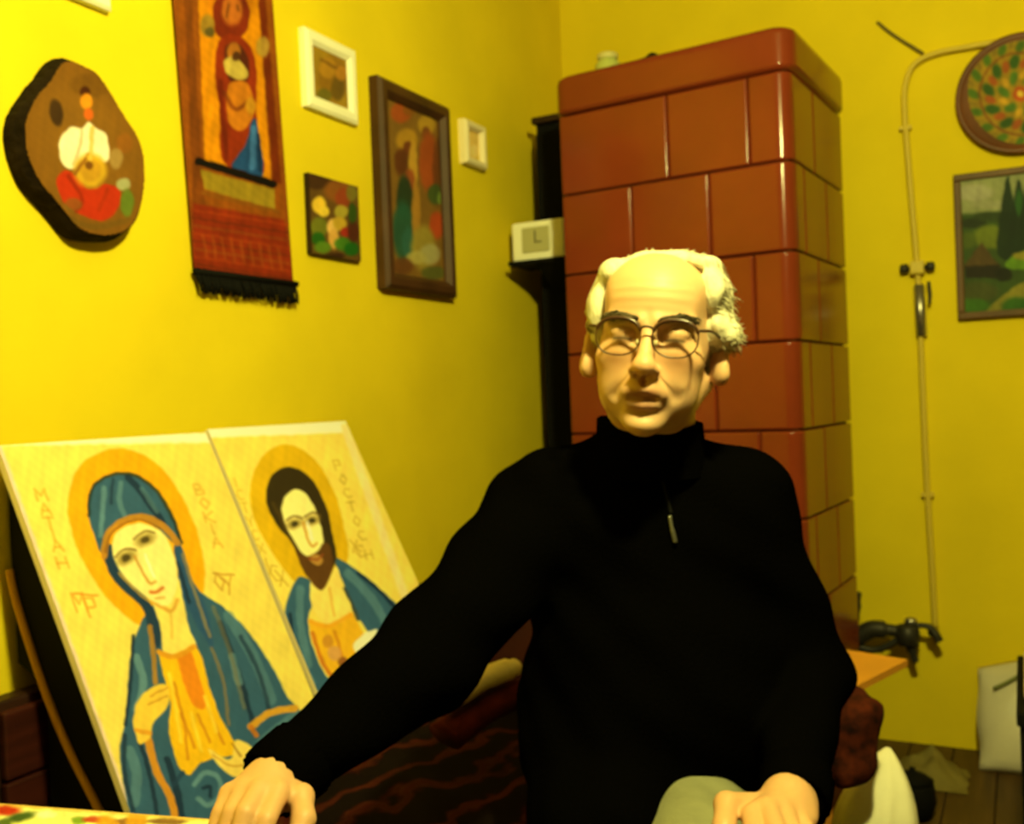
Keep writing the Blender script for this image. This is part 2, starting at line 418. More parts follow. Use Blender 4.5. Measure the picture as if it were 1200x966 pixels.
# dark cupboard in the gap between stove and wall, with a small white clock on a bracket shelf
cupx0, cupx1 = -1.318, -1.10
cb = empty('narrow_cupboard', ((cupx0+cupx1)/2, 2.93, 0), 'tall narrow black cupboard squeezed between the tile stove and the yellow wall', 'cupboard')
box('body', (cupx0, 2.77, 0.04), (cupx1, 3.13, 1.93), m_black, cb, bev=0.004)
box('door', (cupx0+0.006, 2.752, 0.07), (cupx1-0.006, 2.769, 1.90), m_black, cb, bev=0.004)
box('top_board', (cupx0-0.004, 2.745, 1.93), (cupx1+0.006, 3.135, 1.95), m_darkwood, cb, bev=0.003)
box('plinth', (cupx0+0.01, 2.79, 0), (cupx1-0.01, 3.12, 0.04), m_black, cb)
bx0 = hity(606, 280, 2.66)[0]; zt_ = hity(630, 258, 2.62)[2]; zb_ = hity(630, 304, 2.62)[2]
sh = empty('bracket_shelf', (-1.24, 2.70, zb_-0.09), 'small black bracket shelf beside the stove under the white clock', 'shelf')
box('board', (bx0-0.004, 2.60, zb_-0.014), (cupx1+0.01, 2.751, zb_-0.001), m_black, sh, bev=0.003)
V = [(x_, y_, z_) for x_ in (-1.262, -1.16) for (y_, z_) in ((2.751, zb_-0.014), (2.61, zb_-0.014), (2.751, zb_-0.085))]
F = [[0, 1, 2], [5, 4, 3], [0, 3, 4, 1], [1, 4, 5, 2], [2, 5, 3, 0]]
mk('bracket', V, F, m_black, sh)
ck = empty('mantel_clock', (-1.24, 2.66, zb_), 'small boxy white clock on a black bracket shelf by the stove', 'clock')
box('case', (bx0, 2.625, zb_), (bx0+0.17, 2.725, zt_), m_white, ck, bev=0.008)
box('dial', (bx0+0.035, 2.621, zb_+0.022), (bx0+0.125, 2.6255, zt_-0.018), mat('clock_dial', (0.42, 0.40, 0.22), 0.4, 0.4), ck, bev=0.002)
box('hand', (bx0+0.078, 2.6185, zb_+0.05), (bx0+0.081, 2.6205, zt_-0.03), m_darkmetal, ck)
box('hand', (bx0+0.078, 2.6185, zb_+0.05), (bx0+0.100, 2.6205, zb_+0.053), m_darkmetal, ck)

# ================================================================== PICTURES ON THE LEFT WALL
def rect_left(pts, x):
    Q = np.array([hitx(u, v, x) for u, v in pts]); 
    y0 = (Q[0, 1]+Q[3, 1])/2; y1 = (Q[1, 1]+Q[2, 1])/2; z1 = (Q[0, 2]+Q[1, 2])/2; z0 = (Q[2, 2]+Q[3, 2])/2
    return y0, y1, z0, z1
def frame_left(root, y0, y1, z0, z1, w, t, m, mtop=None, mside=None, x=LX):
    """four mitred rails standing t proud of the wall"""
    def rail(a, b, c, d, mm):            # outer a,b inner c,d in (y,z), order round
        V = []; F = []
        for (xx, ins) in ((x, 0), (x+t*0.75, 0), (x+t, 0.25), (x+t, 0.7), (x+t*0.6, 1), (x, 1)):
            for (o_, i_) in ((a, d), (b, c)):
                q = np.array(o_)*(1-ins)+np.array(i_)*ins; V.append((xx, q[0], q[1]))
        for k in range(5): F.append([2*k, 2*k+1, 2*k+3, 2*k+2])
        F.append([0, 2, 4, 6, 8, 10]); F.append([11, 9, 7, 5, 3, 1]); F.append([10, 11, 1, 0])
        fixn(mk('rail', V, F, mm, root))
    o = [(y0, z1), (y1, z1), (y1, z0), (y0, z0)]; i = [(y0+w, z1-w), (y1-w, z1-w), (y1-w, z0+w), (y0+w, z0+w)]
    mm = [mtop or m, mside or m, mtop or m, mside or m]
    for k in range(4): rail(o[k], o[(k+1) % 4], i[(k+1) % 4], i[k], mm[k])
def pic_left(name, root, y0, y1, z0, z1, x, step, base, painter, **kw):
    return picture(name, (x, y0, z1), (0, y1-y0, 0), (0, 0, z0-z1), step, base, painter, root, **kw)

# --- slice of log with a painted musician
face = [(75, 73), (98, 78), (118, 92), (142, 130), (165, 170), (169, 216), (157, 260), (130, 275), (95, 268), (67, 236), (47, 212), (33, 181), (30, 146), (43, 114), (59, 96)]
xf = LX+0.045
fc = catmull(face, 6, True); n = len(fc)
ff = np.array([hitx(u, v, xf) for u, v in fc]); cen = ff.mean(0)
root = empty('log_slice', (LX, cen[1], ff[:, 2].min()), 'oval slice of log with dark bark, painted with a seated lute player', 'plaque')
V = []; F = []; rr_ = np.random.default_rng(4).normal(0, 1, (n,)); rr_ = (rr_+np.roll(rr_, 1)+np.roll(rr_, -1))/3
for j, (xx, s_, jit) in enumerate(((xf, 0.985, 0.0), (xf-0.003, 1.02, 0.4), (xf-0.016, 1.055, 1.0), (xf-0.032, 1.07, 1.0), (LX+0.001, 1.06, 0.6))):
    for i in range(n):
        q = cen+(ff[i]-cen)*(s_+0.02*jit*rr_[i]); V.append((xx, q[1], q[2]))
for j in range(4):
    for i in range(n): F.append([j*n+i, j*n+(i+1) % n, (j+1)*n+(i+1) % n, (j+1)*n+i])
F.append([i for i in range(n)]); F.append([4*n+i for i in range(n)][::-1])
fixn(mk('bark', V, F, mat('dark_bark', (0.012, 0.007, 0.004), 0.95, 0.1, var=0.5, scale=30, bump=0.8, bscale=60), root))
def paint_log(p):
    p.C[:] = (126, 78, 10)
    for r_, a in ((95, .25), (70, .2), (48, .2)): p.blob((100, 170), r_*0.72, r_, (146, 96, 16), a, -18, 0.5)
    p.blob((66, 132), 8, 16, (58, 36, 8), .9, -10)
    p.blob((108, 100), 26, 14, (112, 70, 8), .7)
    p.blob((100, 108), 6, 7, (70, 30, 5)); p.blob((101, 119), 7, 9, (235, 140, 15)); p.blob((104, 134), 6, 7, (215, 95, 15))
    p.fill([(70, 165), (82, 150), (97, 150), (104, 143), (112, 150), (125, 158), (128, 185), (118, 190), (104, 178), (96, 190), (84, 198), (72, 190)], (250, 228, 128))
    p.stroke([(96, 152), (94, 172), (86, 192)], 3, (190, 150, 60), .6)
    p.fill([(66, 212), (76, 200), (92, 208), (104, 222), (124, 216), (140, 222), (140, 240), (128, 256), (112, 258), (92, 250), (74, 236)], (190, 46, 8))
    p.stroke([(80, 206), (96, 232), (90, 248)], 5, (140, 35, 5), .7); p.stroke([(126, 222), (116, 246)], 5, (150, 40, 5), .6)
    p.blob((106, 200), 19, 20, (216, 160, 22)); p.blob((106, 200), 12, 13, (190, 130, 18), .7); p.blob((104, 194), 5, 5, (120, 70, 10))
    p.stroke([(100, 186), (88, 204)], 4, (150, 90, 15)); p.stroke([(108, 150), (106, 186)], 5, (230, 180, 50), .8)
    p.blob((146, 168), 10, 12, (158, 88, 14), .6); p.blob((136, 186), 8, 12, (186, 150, 60), .6)
    p.blob((145, 216), 8, 7, (170, 165, 80), .9); p.blob((149, 238), 8, 16, (98, 120, 22), .9); p.blob((86, 240), 10, 8, (120, 90, 18), .6)
    p.stroke([(70, 252), (110, 266), (150, 258)], 7, (110, 76, 12), .7)
zf0, zf1 = ff[:, 2].min(), ff[:, 2].max(); yf0, yf1 = ff[:, 1].min(), ff[:, 1].max()
def inpoly(cu, cv, P):
    ins = np.zeros(cu.shape, bool)
    for i in range(len(P)):
        ax, ay = P[i]; bx, by = P[(i+1) % len(P)]
        ins ^= ((ay > cv) != (by > cv)) & (cu < (bx-ax)*(cv-ay)/(by-ay+1e-12)+ax)
    return ins
pic_left('painted_face', root, yf0, yf1, zf0, zf1, xf+0.0015, 0.0022, (126, 78, 10), paint_log, m=m_matte, gain=1.25, mask=lambda u, v: inpoly(u, v, fc))

# --- tall hanging scroll with woven foot and black fringe
xs_ = LX+0.012
TL, BL, BR = hitx(203, 0, xs_), hitx(228, 318, xs_), hitx(344, 334, xs_)
BR[2] = BL[2]
TL2 = BL+(TL-BL)*1.28; TR2 = TL2+(BR-BL)
root = empty('wall_hanging', (LX, (BL[1]+BR[1])/2, BL[2]-0.03), 'long narrow cloth hanging with a painted haloed mother and child and black fringe', 'wall hanging')
def paint_scroll(p):
    p.C[:] = (152, 76, 8)
    p.fill([(212, -90), (218, -90), (246, 322), (230, 320)], (120, 58, 8), False, .8)
    p.fill([(229, -90), (296, -90), (318, 214), (240, 192)], (232, 140, 4), False)
    p.fill([(296, -90), (303, -90), (330, 215), (320, 214)], (120, 42, 6), False)
    p.blob((270, -20), 34, 44, (200, 110, 6), .8)
    p.fill([(254, 40), (250, 8), (262, -14), (280, -12), (292, 10), (290, 34), (276, 46)], (128, 40, 8))
    p.blob((272, 12), 12, 18, (200, 105, 20)); p.stroke([(268, 6), (266, 20)], 3, (120, 60, 10), .8); p.stroke([(278, 6), (279, 12)], 3, (120, 60, 10), .8)
    p.blob((243, 30), 8, 13, (150, 120, 30), .8); p.blob((246, 38), 6, 6, (80, 70, 20), .8); p.blob((308, 55), 8, 12, (185, 150, 40), .8)
    p.fill([(256, 50), (272, 40), (292, 52), (301, 85), (300, 130), (304, 170), (308, 204), (262, 190), (258, 130), (252, 90)], (150, 46, 8))
    p.fill([(264, 56), (280, 52), (292, 74), (288, 96), (268, 92)], (88, 36, 10)); p.blob((274, 60), 8, 10, (190, 110, 20))
    p.fill([(262, 72), (275, 66), (290, 84), (284, 94), (266, 86)], (205, 170, 50), .95); p.blob((277, 66), 5, 6, (90, 50, 12))
    p.fill([(268, 100), (290, 98), (298, 128), (286, 152), (268, 144)], (212, 120, 14)); p.stroke([(262, 108), (276, 128), (292, 118)], 5, (120, 50, 8), .7)
    p.blob((294, 124), 6, 10, (220, 150, 20), .9); p.stroke([(258, 96), (262, 150), (266, 186)], 6, (110, 30, 6), .7)
    p.fill([(296, 140), (302, 150), (308, 205), (284, 200), (272, 194), (288, 168)], (34, 74, 88)); p.stroke([(297, 150), (296, 196)], 7, (70, 120, 130), .8); p.stroke([(303, 158), (305, 200)], 4, (20, 40, 50), .8)
    p.stroke([(232, 189), (320, 216)], 9, (22, 8, 2), 1, False)
    p.fill([(235, 199), (322, 222), (322, 246), (240, 222)], (166, 132, 20), False); p.stroke([(238, 226), (325, 248)], 5, (140, 80, 10), .8, False)
    p.fill([(226, 238), (334, 258), (345, 334), (226, 322)], (146, 44, 8), False)
    for i in range(9):
        a = 250+i*9
        p.stroke([(224, a-4), (346, a+15)], 2.5, [(176, 62, 10), (108, 40, 8), (150, 74, 14)][i % 3], .65, False)
    for i in range(9): p.stroke([(238+i*11, 275+i*2), (242+i*11, 300+i*2)], 3, (172, 84, 14), .5, False)
picture('cloth', TL2, TR2-TL2, BL-TL2, 0.0026, (150, 76, 8), paint_scroll, root, gain=1.35, m=m_matte, speck=0.06)
tube('top_rod', [TL2+[0, -0.02, 0.004], TR2+[0, 0.02, 0.004]], 0.009, m_framedark, root)
tube('bottom_rod', [BL+[0.004, -0.004, 0.0], BR+[0.004, 0.006, 0.0]], 0.0065, m_black, root)
V, F = [], []
for i in range(74):                       # fringe threads
    t = i/73.0; a = BL+(BR-BL)*t+np.array([0.003*math.sin(i*2.1), 0, 0.0]); l = 0.036+0.006*rng.random()+0.004*t
    tv, tf = tubevf([a, a+[0.006, 0.003+0.003*rng.normal(), -l*0.6], a+[0.004, 0.006+0.004*rng.normal(), -l]], [0.0034, 0.0034, 0.0016], 5)
    V, F = joinvf((V, F), (tv, tf))
o = mk('fringe', V, F, m_black, root, True); o['kind'] = 'stuff'

# --- small framed things
y0, y1, z0, z1 = rect_left([(358, 34), (418, 57), (420, 144), (361, 126)], LX+0.018)
root = empty('framed_print', (LX, (y0+y1)/2, z0), 'small brown print in a wide white frame above the green picture', 'picture')
box('backing', (LX+0.001, y0+0.006, z0+0.006), (LX+0.008, y1-0.006, z1-0.006), m_white, root)
frame_left(root, y0, y1, z0, z1, 0.030, 0.02, m_white)
def paint_print(p):
    p.C[:] = (150, 112, 14)
    p.blob((390, 92), 18, 26, (128, 84, 10), .8); p.blob((384, 80), 10, 12, (168, 116, 16), .9); p.blob((396, 104), 8, 14, (96, 70, 10), .9)
    p.blob((380, 112), 9, 8, (90, 84, 14), .8); p.stroke([(376, 70), (402, 84)], 4, (108, 70, 10), .7); p.blob((400, 86), 6, 9, (186, 120, 18), .7)
pic_left('print', root, y0+0.027, y1-0.027, z0+0.027, z1-0.027, LX+0.010, 0.002, (150, 112, 14), paint_print, gain=1.0)

y0, y1, z0, z1 = rect_left([(360, 204), (418, 216), (424, 307), (366, 298)], LX+0.014)
root = empty('small_painting', (LX, (y0+y1)/2, z0), 'small unframed painting of pale figures in green and brown', 'picture')
box('panel', (LX+0.001, y0, z0), (LX+0.014, y1, z1), m_framedark, root, bev=0.002)
def paint_green(p):
    p.C[:] = (92, 62, 12)
    p.blob((372, 212), 16, 10, (60, 34, 8), .9); p.blob((398, 224), 18, 14, (132, 74, 14), .9); p.blob((402, 232), 9, 12, (140, 52, 14), .8); p.blob((412, 226), 6, 10, (110, 104, 20), .8)
    p.blob((374, 240), 8, 10, (226, 178, 30)); p.blob((380, 248), 6, 6, (228, 186, 34)); p.blob((400, 248), 8, 8, (170, 150, 30), .9)
    p.blob((374, 266), 10, 12, (110, 112, 16), .9); p.blob((390, 266), 7, 9, (224, 172, 60)); p.blob((398, 262), 8, 8, (186, 146, 24)); p.blob((391, 280), 6, 12, (206, 150, 44), .95)
    p.blob((405, 272), 6, 6, (152, 40, 14)); p.blob((414, 272), 7, 14, (72, 30, 8), .9); p.blob((413, 250), 5, 12, (40, 68, 8), .9)
    p.blob((373, 280), 8, 8, (24, 84, 8), .9); p.blob((378, 290), 10, 7, (84, 118, 14), .9); p.blob((402, 286), 10, 8, (60, 110, 14), .9); p.blob((412, 292), 9, 8, (20, 86, 10), .9)
    p.blob((392, 300), 12, 4, (50, 26, 6), .9)
pic_left('canvas', root, y0+0.001, y1-0.001, z0+0.001, z1-0.001, LX+0.0155, 0.0022, (92, 62, 12), paint_green, gain=1.0)

y0, y1, z0, z1 = rect_left([(442, 85), (528, 128), (536, 351), (455, 336)], LX+0.03)
root = empty('framed_icon', (LX, (y0+y1)/2, z0), 'tall painting of several robed figures in a thick dark wooden frame', 'picture')
box('backing', (LX+0.001, y0+0.008, z0+0.008), (LX+0.010, y1-0.008, z1-0.008), m_framedark, root)
frame_left(root, y0, y1, z0, z1, 0.042, 0.034, mat('walnut_frame', (0.055, 0.022, 0.008), 0.5, 0.3, var=0.3, scale=10))
def paint_tall(p):
    p.C[:] = (96, 66, 12)
    p.fill([(455, 110), (522, 150), (526, 330), (462, 322)], (104, 72, 14), False)
    p.blob((470, 132), 12, 12, (140, 60, 12), .9); p.blob((480, 128), 8, 8, (110, 66, 10), .8)
    p.blob((477, 165), 13, 14, (150, 108, 16), .9); p.blob((478, 174), 6, 9, (92, 46, 10)); p.blob((470, 190), 8, 16, (74, 36, 8), .9); p.blob((484, 196), 5, 30, (168, 124, 24), .9); p.blob((480, 212), 6, 14, (120, 50, 14), .8)
    p.blob((500, 146), 10, 12, (150, 112, 18), .9); p.blob((499, 156), 5, 8, (96, 54, 12)); p.blob((502, 190), 11, 34, (136, 58, 12), .9); p.blob((514, 200), 7, 40, (84, 44, 10), .8)
    p.blob((474, 232), 9, 26, (30, 44, 14), .95); p.blob((472, 270), 12, 34, (30, 66, 30), .95); p.blob((478, 284), 7, 18, (40, 80, 44), .8); p.blob((488, 250), 5, 34, (150, 104, 20), .8)
    p.blob((510, 228), 9, 12, (50, 66, 16), .9); p.blob((518, 232), 6, 8, (94, 110, 26), .9)
    p.blob((512, 264), 9, 16, (150, 54, 12), .9); p.blob((496, 290), 14, 26, (128, 110, 24), .9); p.blob((504, 298), 12, 12, (148, 138, 60), .8); p.blob((488, 302), 12, 8, (150, 134, 44), .8)
    p.blob((508, 320), 14, 8, (64, 70, 16), .8); p.blob((472, 312), 12, 10, (80, 44, 10), .8)
pic_left('painted_panel', root, y0+0.038, y1-0.038, z0+0.038, z1-0.038, LX+0.014, 0.0024, (96, 66, 12), paint_tall, gain=0.72)

y0, y1, z0, z1 = rect_left([(543, 140), (567, 149), (568, 198), (544, 192)], LX+0.016)
root = empty('tiny_frame', (LX, (y0+y1)/2, z0), 'tiny upright picture in a pale frame beside the tall dark frame', 'picture')
box('backing', (LX+0.001, y0+0.006, z0+0.006), (LX+0.008, y1-0.006, z1-0.006), m_white, root)
frame_left(root, y0, y1, z0, z1, 0.022, 0.026, m_cream)
def paint_tiny(p):
    p.C[:] = (150, 122, 20); p.blob((555, 165), 7, 14, (170, 136, 44), .9); p.blob((556, 178), 5, 8, (186, 150, 60), .8)
pic_left('print', root, y0+0.02, y1-0.02, z0+0.02, z1-0.02, LX+0.010, 0.002, (150, 122, 20), paint_tiny, gain=0.5)

y0, y1, z0, z1 = rect_left([(52, -96), (128, -56), (130, 9), (56, -12)], LX+0.016)
root = empty('picture_frame', (LX, (y0+y1)/2, z0), 'white framed picture hung above the painted log slice', 'picture')
box('backing', (LX+0.001, y0+0.006, z0+0.006), (LX+0.008, y1-0.006, z1-0.006), m_white, root)
frame_left(root, y0, y1, z0, z1, 0.022, 0.02, m_white)
pic_left('print', root, y0+0.02, y1-0.02, z0+0.02, z1-0.02, LX+0.010, 0.003, (150, 112, 14), lambda p: p.blob((92, -40), 20, 30, (90, 70, 12), .8), gain=1.2)

# ================================================================== BACK WALL: plate, landscape, pipe
c0 = hity(1196, 110, BY-0.02); rp = (hity(1196, 40, BY-0.02)[2]-hity(1196, 181, BY-0.02)[2])/2
root = empty('wall_plate', (c0[0], BY, c0[2]-rp), 'round painted folk plate with brown rim hung on the back wall', 'plate')
V, F = lathevf([(0.01, 0.0), (rp*0.55, 0.0), (rp*0.94, 0.022), (rp, 0.030), (rp*0.995, 0.037), (rp*0.93, 0.034), (rp*0.86, 0.027)], (c0[0], BY-0.001, c0[2]), 48, 'y')
fixn(mk('rim', V, F, mat('brown_rim', (0.12, 0.035, 0.008), 0.45, 0.4, var=0.3), root, True))
def paint_plate(p):
    p.C[:] = (146, 112, 10); c = (1196, 110)
    for rr, n_, col, sz in ((56, 16, (58, 92, 10), 8), (58, 16, (120, 96, 12), 5), (38, 10, (30, 70, 10), 9), (36, 10, (150, 66, 10), 7), (20, 6, (60, 100, 14), 8), (22, 6, (190, 140, 16), 6)):
        off = {56: 0, 58: .5, 38: .2, 36: .7, 20: .1, 22: .6}[rr]
        for k_ in range(n_):
            a = 2*math.pi*(k_+off)/n_; p.blob((c[0]+rr*math.cos(a), c[1]+rr*math.sin(a)), sz, sz*.62, col, .9, math.degrees(a)+35, .6)
    for k_ in range(60):
        a = 2*math.pi*k_/60; p.stroke([(c[0]+48*math.cos(a), c[1]+48*math.sin(a)), (c[0]+48*math.cos(a+.11), c[1]+48*math.sin(a+.11))], 2.2, (110, 52, 8), .7, False)
    p.blob(c, 9, 9, (170, 70, 10)); p.blob(c, 4, 4, (200, 160, 30))
rr_ = rp*0.90
picture('painted_dish', (c0[0]-rr_, BY-0.0295, c0[2]+rr_), (2*rr_, 0, 0), (0, 0, -2*rr_), 0.003, (146, 112, 10), paint_plate, root, gain=0.95, mask=lambda u, v: np.hypot(u-project(c0+[0, -.0275, 0])[0], v-project(c0+[0, -.0275, 0])[1]) < 62, speck=0.06)

A0 = hity(1117, 205, BY-0.025); A1 = hity(1122, 375, BY-0.025)
lx0 = (A0[0]+A1[0])/2; lz1, lz0 = A0[2], A1[2]; lx1 = lx0+0.56
root = empty('landscape_painting', ((lx0+lx1)/2, BY, lz0), 'green village landscape painting in a narrow brown frame on the back wall', 'picture')
box('backing', (lx0+0.006, BY-0.012, lz0+0.006), (lx1-0.006, BY-0.001, lz1-0.006), m_framedark, root)
w = 0.020
for lo, hi in (((lx0, lz1-w), (lx1, lz1)), ((lx0, lz0), (lx1, lz0+w)), ((lx0, lz0+w), (lx0+w, lz1-w)), ((lx1-w, lz0+w), (lx1, lz1-w))):
    box('rail', (lo[0], BY-0.026, lo[1]), (hi[0], BY-0.001, hi[1]), m_frame, root, bev=0.004)
def paint_land(p):
    p.C[:] = (44, 62, 12)
    p.fill([(1100, 190), (1400, 170), (1400, 270), (1172, 248), (1120, 252)], (124, 124, 52), False, 1, 5)
    p.blob((1142, 226), 22, 10, (150, 140, 74), .7); p.blob((1166, 240), 30, 5, (146, 138, 70), .5)
    p.blob((1140, 262), 16, 6, (26, 34, 10), .9); p.blob((1165, 254), 24, 6, (36, 48, 12), .9)
    p.blob((1160, 278), 20, 14, (94, 100, 14), .9); p.blob((1134, 282), 10, 10, (66, 76, 12), .9)
    for cx, h in ((1181, 56), (1194, 52), (1206, 58), (1222, 50), (1240, 44)): p.fill([(cx, 262-h), (cx+10, 262), (cx+11, 300), (cx-11, 300), (cx-10, 262)], (16, 32, 10), True, .95)
    p.blob((1194, 238), 4, 16, (34, 76, 14), .8)
    p.fill([(1150, 284), (1172, 312), (1128, 314)], (70, 52, 14), False); p.fill([(1130, 312), (1172, 310), (1174, 326), (1132, 326)], (28, 24, 8), False); p.blob((1176, 322), 10, 8, (16, 18, 6), .9)
    p.fill([(1178, 310), (1200, 294), (1260, 288), (1260, 306), (1196, 316)], (84, 118, 12)); p.blob((1200, 300), 14, 5, (140, 110, 20), .7)
    p.blob((1146, 342), 24, 12, (60, 62, 14), .9); p.fill([(1150, 372), (1176, 346), (1210, 328), (1300, 318), (1300, 330), (1214, 344), (1180, 372)], (120, 108, 20), True, .9)
    p.blob((1140, 358), 20, 8, (48, 86, 10), .9); p.blob((1192, 362), 18, 14, (34, 76, 10), .9); p.blob((1260, 350), 40, 20, (50, 84, 12), .9)
picture('canvas', (lx0+w-0.002, BY-0.016, lz1-w+0.002), (lx1-lx0-2*w+0.004, 0, 0), (0, 0, lz0-lz1+2*w-0.004), 0.003, (44, 62, 12), paint_land, root, gain=0.80, speck=0.05)

PR = 0.011; yp = BY-PR-0.006
path = [hity(u, v, yp) for u, v in ((1330, 24), (1250, 36), (1200, 44), (1140, 54), (1098, 62), (1073, 74), (1062, 95), (1060, 128), (1067, 220), (1076, 330), (1081, 450), (1086, 560), (1092, 660), (1096, 738))]
root = empty('gas_pipe', (path[-1][0], yp, path[-1][2]), 'thin yellow painted gas pipe bending down the back wall with a valve', 'pipe')
tube('pipe', catmull(path, 5), PR*0.8, m_pipe, root, 12)
pv = hity(1075, 314, yp)
vb = box('valve_body', (pv[0]-0.020, yp-0.022, pv[2]-0.020), (pv[0]+0.020, yp+0.012, pv[2]+0.020), m_pipe, root, bev=0.006)
for s_ in (-1, 1):
    V, F = lathevf([(0.006, 0.018*s_), (0.006, 0.024*s_), (0.014, 0.026*s_), (0.014, 0.044*s_), (0.008, 0.048*s_)], pv+[0, -0.005, 0.0], 14, 'x'); fixn(mk('knob', V, F, m_darkmetal, vb, True))
a, b = hity(1077, 334, yp-0.002), hity(1080, 394, yp-0.002)
tube('sleeve', [a, b], 0.0155, m_metal, root, 14)
tube('lever', catmull([hity(1088, 330, yp-0.02), hity(1090, 345, yp-0.02), hity(1089, 356, yp-0.02)], 5), 0.005, m_darkmetal, root, 8)
for px in ((1061, 150), (1087, 580)):
    q = hity(px[0], px[1], yp); box('pipe_clip', (q[0]-0.017, yp-0.006, q[2]-0.006), (q[0]+0.017, BY-0.0005, q[2]+0.006), m_pipe, root, bev=0.002)
tag(tube('loose_wire', catmull([hity(1028, 26, BY-0.004), hity(1040, 36, BY-0.008), hity(1056, 47, BY-0.008), hity(1074, 58, BY-0.012), hity(1082, 63, BY-0.012)], 5), 0.0045, mat('dark_wire', (0.12, 0.09, 0.02), 0.6), None, 8), 'short dark wire end sticking out above the bend of the pipe', 'wire')

# gas tap assembly where the pipe runs into the stove
yt = 3.06
tp = lambda u, v, dy=0.0: hity(u, v, yt+dy)
root = empty('gas_tap', tp(1060, 770), 'dark metal gas tap with levers at the foot of the wall pipe', 'tap')
tube('feed_pipe', catmull([tp(985, 762), tp(1004, 748), tp(1020, 738), tp(1036, 738), tp(1052, 740)], 5), [0.03]*1+[0.026]*15+[0.018]*5, m_darkmetal, root, 12)
tube('lower_pipe', catmull([tp(1000, 756), tp(1022, 762), tp(1040, 757), tp(1058, 746)], 5), 0.010, m_darkmetal, root, 10)
V, F = lathevf([(0.012, -0.032), (0.030, -0.030), (0.034, 0.0), (0.030, 0.026), (0.014, 0.032)], tp(1064, 744), 18); mk('tap_body', V, F, m_darkmetal, root, True)
tube('spout', catmull([tp(1064, 748), tp(1068, 760), tp(1073, 776)], 5), [0.020]*3+[0.015]*4+[0.010]*4, m_darkmetal, root, 10)
tube('lever', catmull([tp(1070, 733), tp(1086, 734), tp(1094, 740), tp(1101, 752)], 5), [0.008]*6+[0.010]*5+[0.012]*5, m_darkmetal, root, 10)
V, F = lathevf([(0.006, 0.02), (0.018, 0.022), (0.018, 0.036), (0.006, 0.04)], tp(1068, 740), 14); mk('cap_nut', V, F, m_metal, root, True)
tube('union', [tp(1092, 742), (path[-1][0], yp, path[-1][2]-0.012)], 0.012, m_darkmetal, root, 10)
tube('riser', catmull([tp(994, 780), tp(996, 730), tp(1000, 708), tp(1002, 694)], 5), [0.024]*11+[0.020]*5, m_darkmetal, root, 10)
V, F = lathevf([(0.010, 0), (0.022, 0.004), (0.022, 0.02), (0.008, 0.026)], tp(995, 690), 14); mk('riser_cap', V, F, m_white, root, True)

# orange wooden stool, only its corner shows beside the sitter
zs_ = 0.52
ap = hitz(1064, 773, zs_); e1 = hitz(996, 808, zs_)-ap; e2 = hitz(1000, 761, zs_)-ap
e1 = e1/np.linalg.norm(e1)*0.27; e2 = np.cross([0, 0, 1], e1); 
if np.dot(e2, hitz(1000, 761, zs_)-ap) < 0: e2 = -e2
root = empty('wooden_stool', np.array([*(ap+e1/2+e2/2)[:2], 0]), 'orange wooden stool standing in front of the tile stove', 'stool')
m_orange = mat('orange_wood', (0.62, 0.27, 0.03), 0.5, 0.3, var=0.12, scale=7)
def obox(name, o_, a_, b_, z0_, z1_, m_, par):
    V = [(*(o_+a_*i+b_*j)[:2], z_) for z_ in (z0_, z1_) for i, j in ((0, 0), (1, 0), (1, 1), (0, 1))]
    F = [[3, 2, 1, 0], [4, 5, 6, 7]]+[[k_, (k_+1) % 4, 4+(k_+1) % 4, 4+k_] for k_ in range(4)]
    return fixn(mk(name, V, F, m_, par))
obox('seat', ap, e1, e2, zs_-0.014, zs_, m_orange, root)
for i, j in ((0.26, 0.26), (0.76, 0.26), (0.76, 0.76), (0.26, 0.76)):
    obox('leg', ap+e1*i+e2*j, e1*0.1, e2*0.1, 0.0, zs_-0.015, m_orange, root)
for j in (0.285, 0.785):
    obox('stretcher', ap+e1*0.362+e2*j, e1*0.396, e2*0.05, 0.18, 0.215, m_orange, root)

# things on the floor at the right
m_bag = mat('white_plastic', (0.58, 0.55, 0.46), 0.45, 0.4, var=0.06, bump=0.3, bscale=14)
b0 = hitz(1148, 912, 0.0); yb = b0[1]
bl = hity(1146, 915, yb); xr_ = hity(1240, 900, yb)[0]; zt1 = hity(1150, 806, yb)[2]; zt2 = hity(1200, 786, yb)[2]
nb = 12
def bagsheet():
    V = []; F = []
    for i in range(nb+1):
        for j in range(nb+1):
            s_, t_ = i/nb, j/nb; xx = bl[0]+(xr_-bl[0])*s_; zt3 = zt1+(zt2-zt1)*s_
            puff = 0.05*math.sin(math.pi*s_)**0.6*math.sin(math.pi*min(1, t_*1.02))**0.5
            yy = yb+0.06+ (BY-0.02-yb-0.06)*t_*0.8
            crease = 0.010*math.exp(-((t_-(0.25+0.65*s_))/0.05)**2)
            V.append((xx+0.004*math.sin(9*t_), yy-puff+crease, 0.001+zt3*t_))
    m_ = len(V)
    for i in range(nb+1):
        for j in range(nb+1):
            q = V[i*(nb+1)+j]; s_, t_ = i/nb, j/nb
            edge = 0.0 if (i in (0, nb) or j in (0, nb)) else 0.02
            V.append((q[0], min(BY-0.004, q[1]+0.03+edge), q[2]))
    for i in range(nb):
        for j in range(nb):
            a_ = i*(nb+1)+j; F.append([a_, a_+nb+1, a_+nb+2, a_+1]); F.append([m_+a_, m_+a_+1, m_+a_+nb+2, m_+a_+nb+1])
    for k_ in range(nb):
        F.append([k_, k_+1, m_+k_+1, m_+k_]); q = nb*(nb+1)+k_; F.append([q, m_+q, m_+q+1, q+1])
        a_ = k_*(nb+1); F.append([a_, m_+a_, m_+a_+nb+1, a_+nb+1]); a_ = a_+nb; F.append([a_, a_+nb+1, m_+a_+nb+1, m_+a_])
    return V, F
